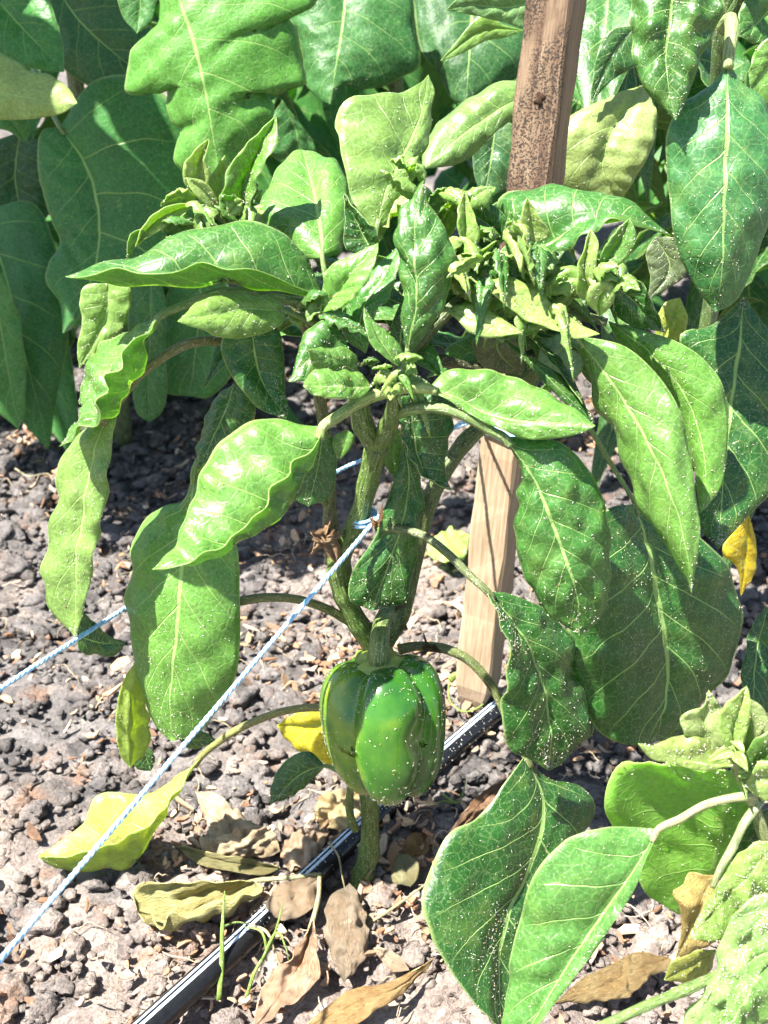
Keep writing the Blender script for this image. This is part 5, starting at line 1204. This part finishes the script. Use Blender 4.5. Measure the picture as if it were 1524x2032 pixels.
# dry twigs
def twig(label, pts, w, col=(0.36, 0.27, 0.16)):
    o = tube('twig', [PH(*p) for p in pts], [w, w * .8, w * .5], None, M_STEM, col, 6, 0.03)
    tag(o, label, 'twig', 'dry twigs on the soil')
twig('thin straight dry twig leaning by the large dark leaf', [(728,1835,.006),(790,1795,.014),(850,1750,.02)], .0013)
twig('fine dry twig forking from the stem foot', [(725,1745,.01),(755,1700,.02),(765,1685,.022)], .0009)
twig('curved dry tendril hanging over the hose near the stem', [(652,1672,.02),(672,1700,.026),(678,1735,.022),(686,1770,.012)], .0009)
twig('straw strip curled on the soil below the olive leaf', [(495,1835,.018),(530,1850,.022),(545,1890,.016),(560,1925,.008)], .0012, (0.5, 0.38, 0.22))
twig('dead root shred on dark soil in front of the eggplant', [(30,930,.008),(60,945,.012),(95,940,.012),(105,955,.008)], .0012, (0.42, 0.34, 0.24))

# ------------------------------------------------------------------ pale insect husks and aphids on the leaves
def husks(parent, extra=None):
    octv = np.array([(1, 0, 0), (-1, 0, 0), (0, 1, 0), (0, -1, 0), (0, 0, 1), (0, 0, -1)], float)
    octf = np.array([(0, 2, 4), (2, 1, 4), (1, 3, 4), (3, 0, 4), (2, 0, 5), (1, 2, 5), (3, 1, 5), (0, 3, 5)])
    VV, FF, MI = [], [], []; base = 0
    items = []
    for pos, nrm, sp in LEAF_REG.get(parent.name, []):
        area = np.sum(np.linalg.norm(np.cross(pos[1:, 1:] - pos[:-1, :-1], pos[1:, :-1] - pos[:-1, 1:]), axis=2)) * .5
        n = int(area * 1e4 * 7.0 * sp)
        cents = [(rng.uniform(.1, .95), rng.uniform(.1, .9), rng.uniform(.06, .2)) for _ in range(5)]
        for _ in range(min(n, 900)):
            if rng.random() < .62:
                cu, cv, cs_ = cents[rng.integers(5)]; fu, fv = rng.normal(cu, cs_), rng.normal(cv, cs_)
            else: fu, fv = rng.random(), rng.normal(.5, .26)
            i = int(np.clip(fu * pos.shape[0], 1, pos.shape[0] - 2)); j = int(np.clip(fv * pos.shape[1], 0, pos.shape[1] - 2))
            f1, f2 = rng.random(), rng.random()
            p = pos[i, j] * (1 - f2) + pos[i, j + 1] * f2; q = pos[i - 1, j] * (1 - f2) + pos[i - 1, j + 1] * f2
            p = p * f1 + q * (1 - f1); nn = nrm[i, j]
            if rng.random() < .3: items.append((p - nn * .0007, -nn))
            else: items.append((p + nn * .0003, nn))
    if extra is not None: items += extra
    for p, nn in items:
        l = rng.uniform(.00025, .0011); w = rng.uniform(.0001, .00022)
        t = np.cross(nn, rng.normal(size=3)); t /= np.linalg.norm(t); b = np.cross(nn, t)
        t = t + nn * rng.normal(0, .3)
        VV.append(p + octv[:, :1] * l * t + octv[:, 1:2] * w * b + octv[:, 2:] * w * nn)
        FF.append(octf + base); base += 6
        MI += [0 if rng.random() < .8 else 1] * 8
    o = put('insect_husks', np.concatenate(VV), np.concatenate(FF).tolist(), [M_HUSK, M_APHID], parent, origin=WLOC[parent.name], mi=MI)
    o['kind'] = 'stuff'
ex = []
for _ in range(1700):
    i = rng.integers(len(FV))
    if FV[i][1] < FC[1] + .012: ex.append((FV[i] + FN[i] * .0004 + rng.normal(0, .0006, 3), FN[i]))
husks(MAIN, ex)
husks(BACK); husks(FRONT); husks(EG1); husks(EG2)
# husks fallen on the hose
hpath = smooth_path([PH(x, y, 0.010) for x, y in hp], 400)
ht = np.gradient(hpath, axis=0); ht /= np.linalg.norm(ht, axis=1)[:, None]
hs_ = np.cross(ht, [0, 0, 1.0]); hs_ /= np.linalg.norm(hs_, axis=1)[:, None]; hu_ = np.cross(hs_, ht)
octv = np.array([(1, 0, 0), (-1, 0, 0), (0, 1, 0), (0, -1, 0), (0, 0, 1), (0, 0, -1)], float)
octf = np.array([(0, 2, 4), (2, 1, 4), (1, 3, 4), (3, 0, 4), (2, 0, 5), (1, 2, 5), (3, 1, 5), (0, 3, 5)])
VV, FF = [], []; base = 0
for k in range(900):
    i = rng.integers(90, 320); th = math.radians(90 + rng.normal(0, 42))
    nn = math.cos(th) * hs_[i] + math.sin(th) * hu_[i]
    p = hpath[i] + nn * (HR + .0003)
    l = rng.uniform(.0004, .001); w = rng.uniform(.00016, .0003)
    t = np.cross(nn, rng.normal(size=3)); t /= np.linalg.norm(t); b = np.cross(nn, t)
    VV.append(p + octv[:, :1] * l * t + octv[:, 1:2] * w * b + octv[:, 2:] * w * nn); FF.append(octf + base); base += 6
o = put('insect_husks', np.concatenate(VV), np.concatenate(FF).tolist(), M_HUSK, hose, origin=WLOC[hose.name])
o['kind'] = 'stuff'
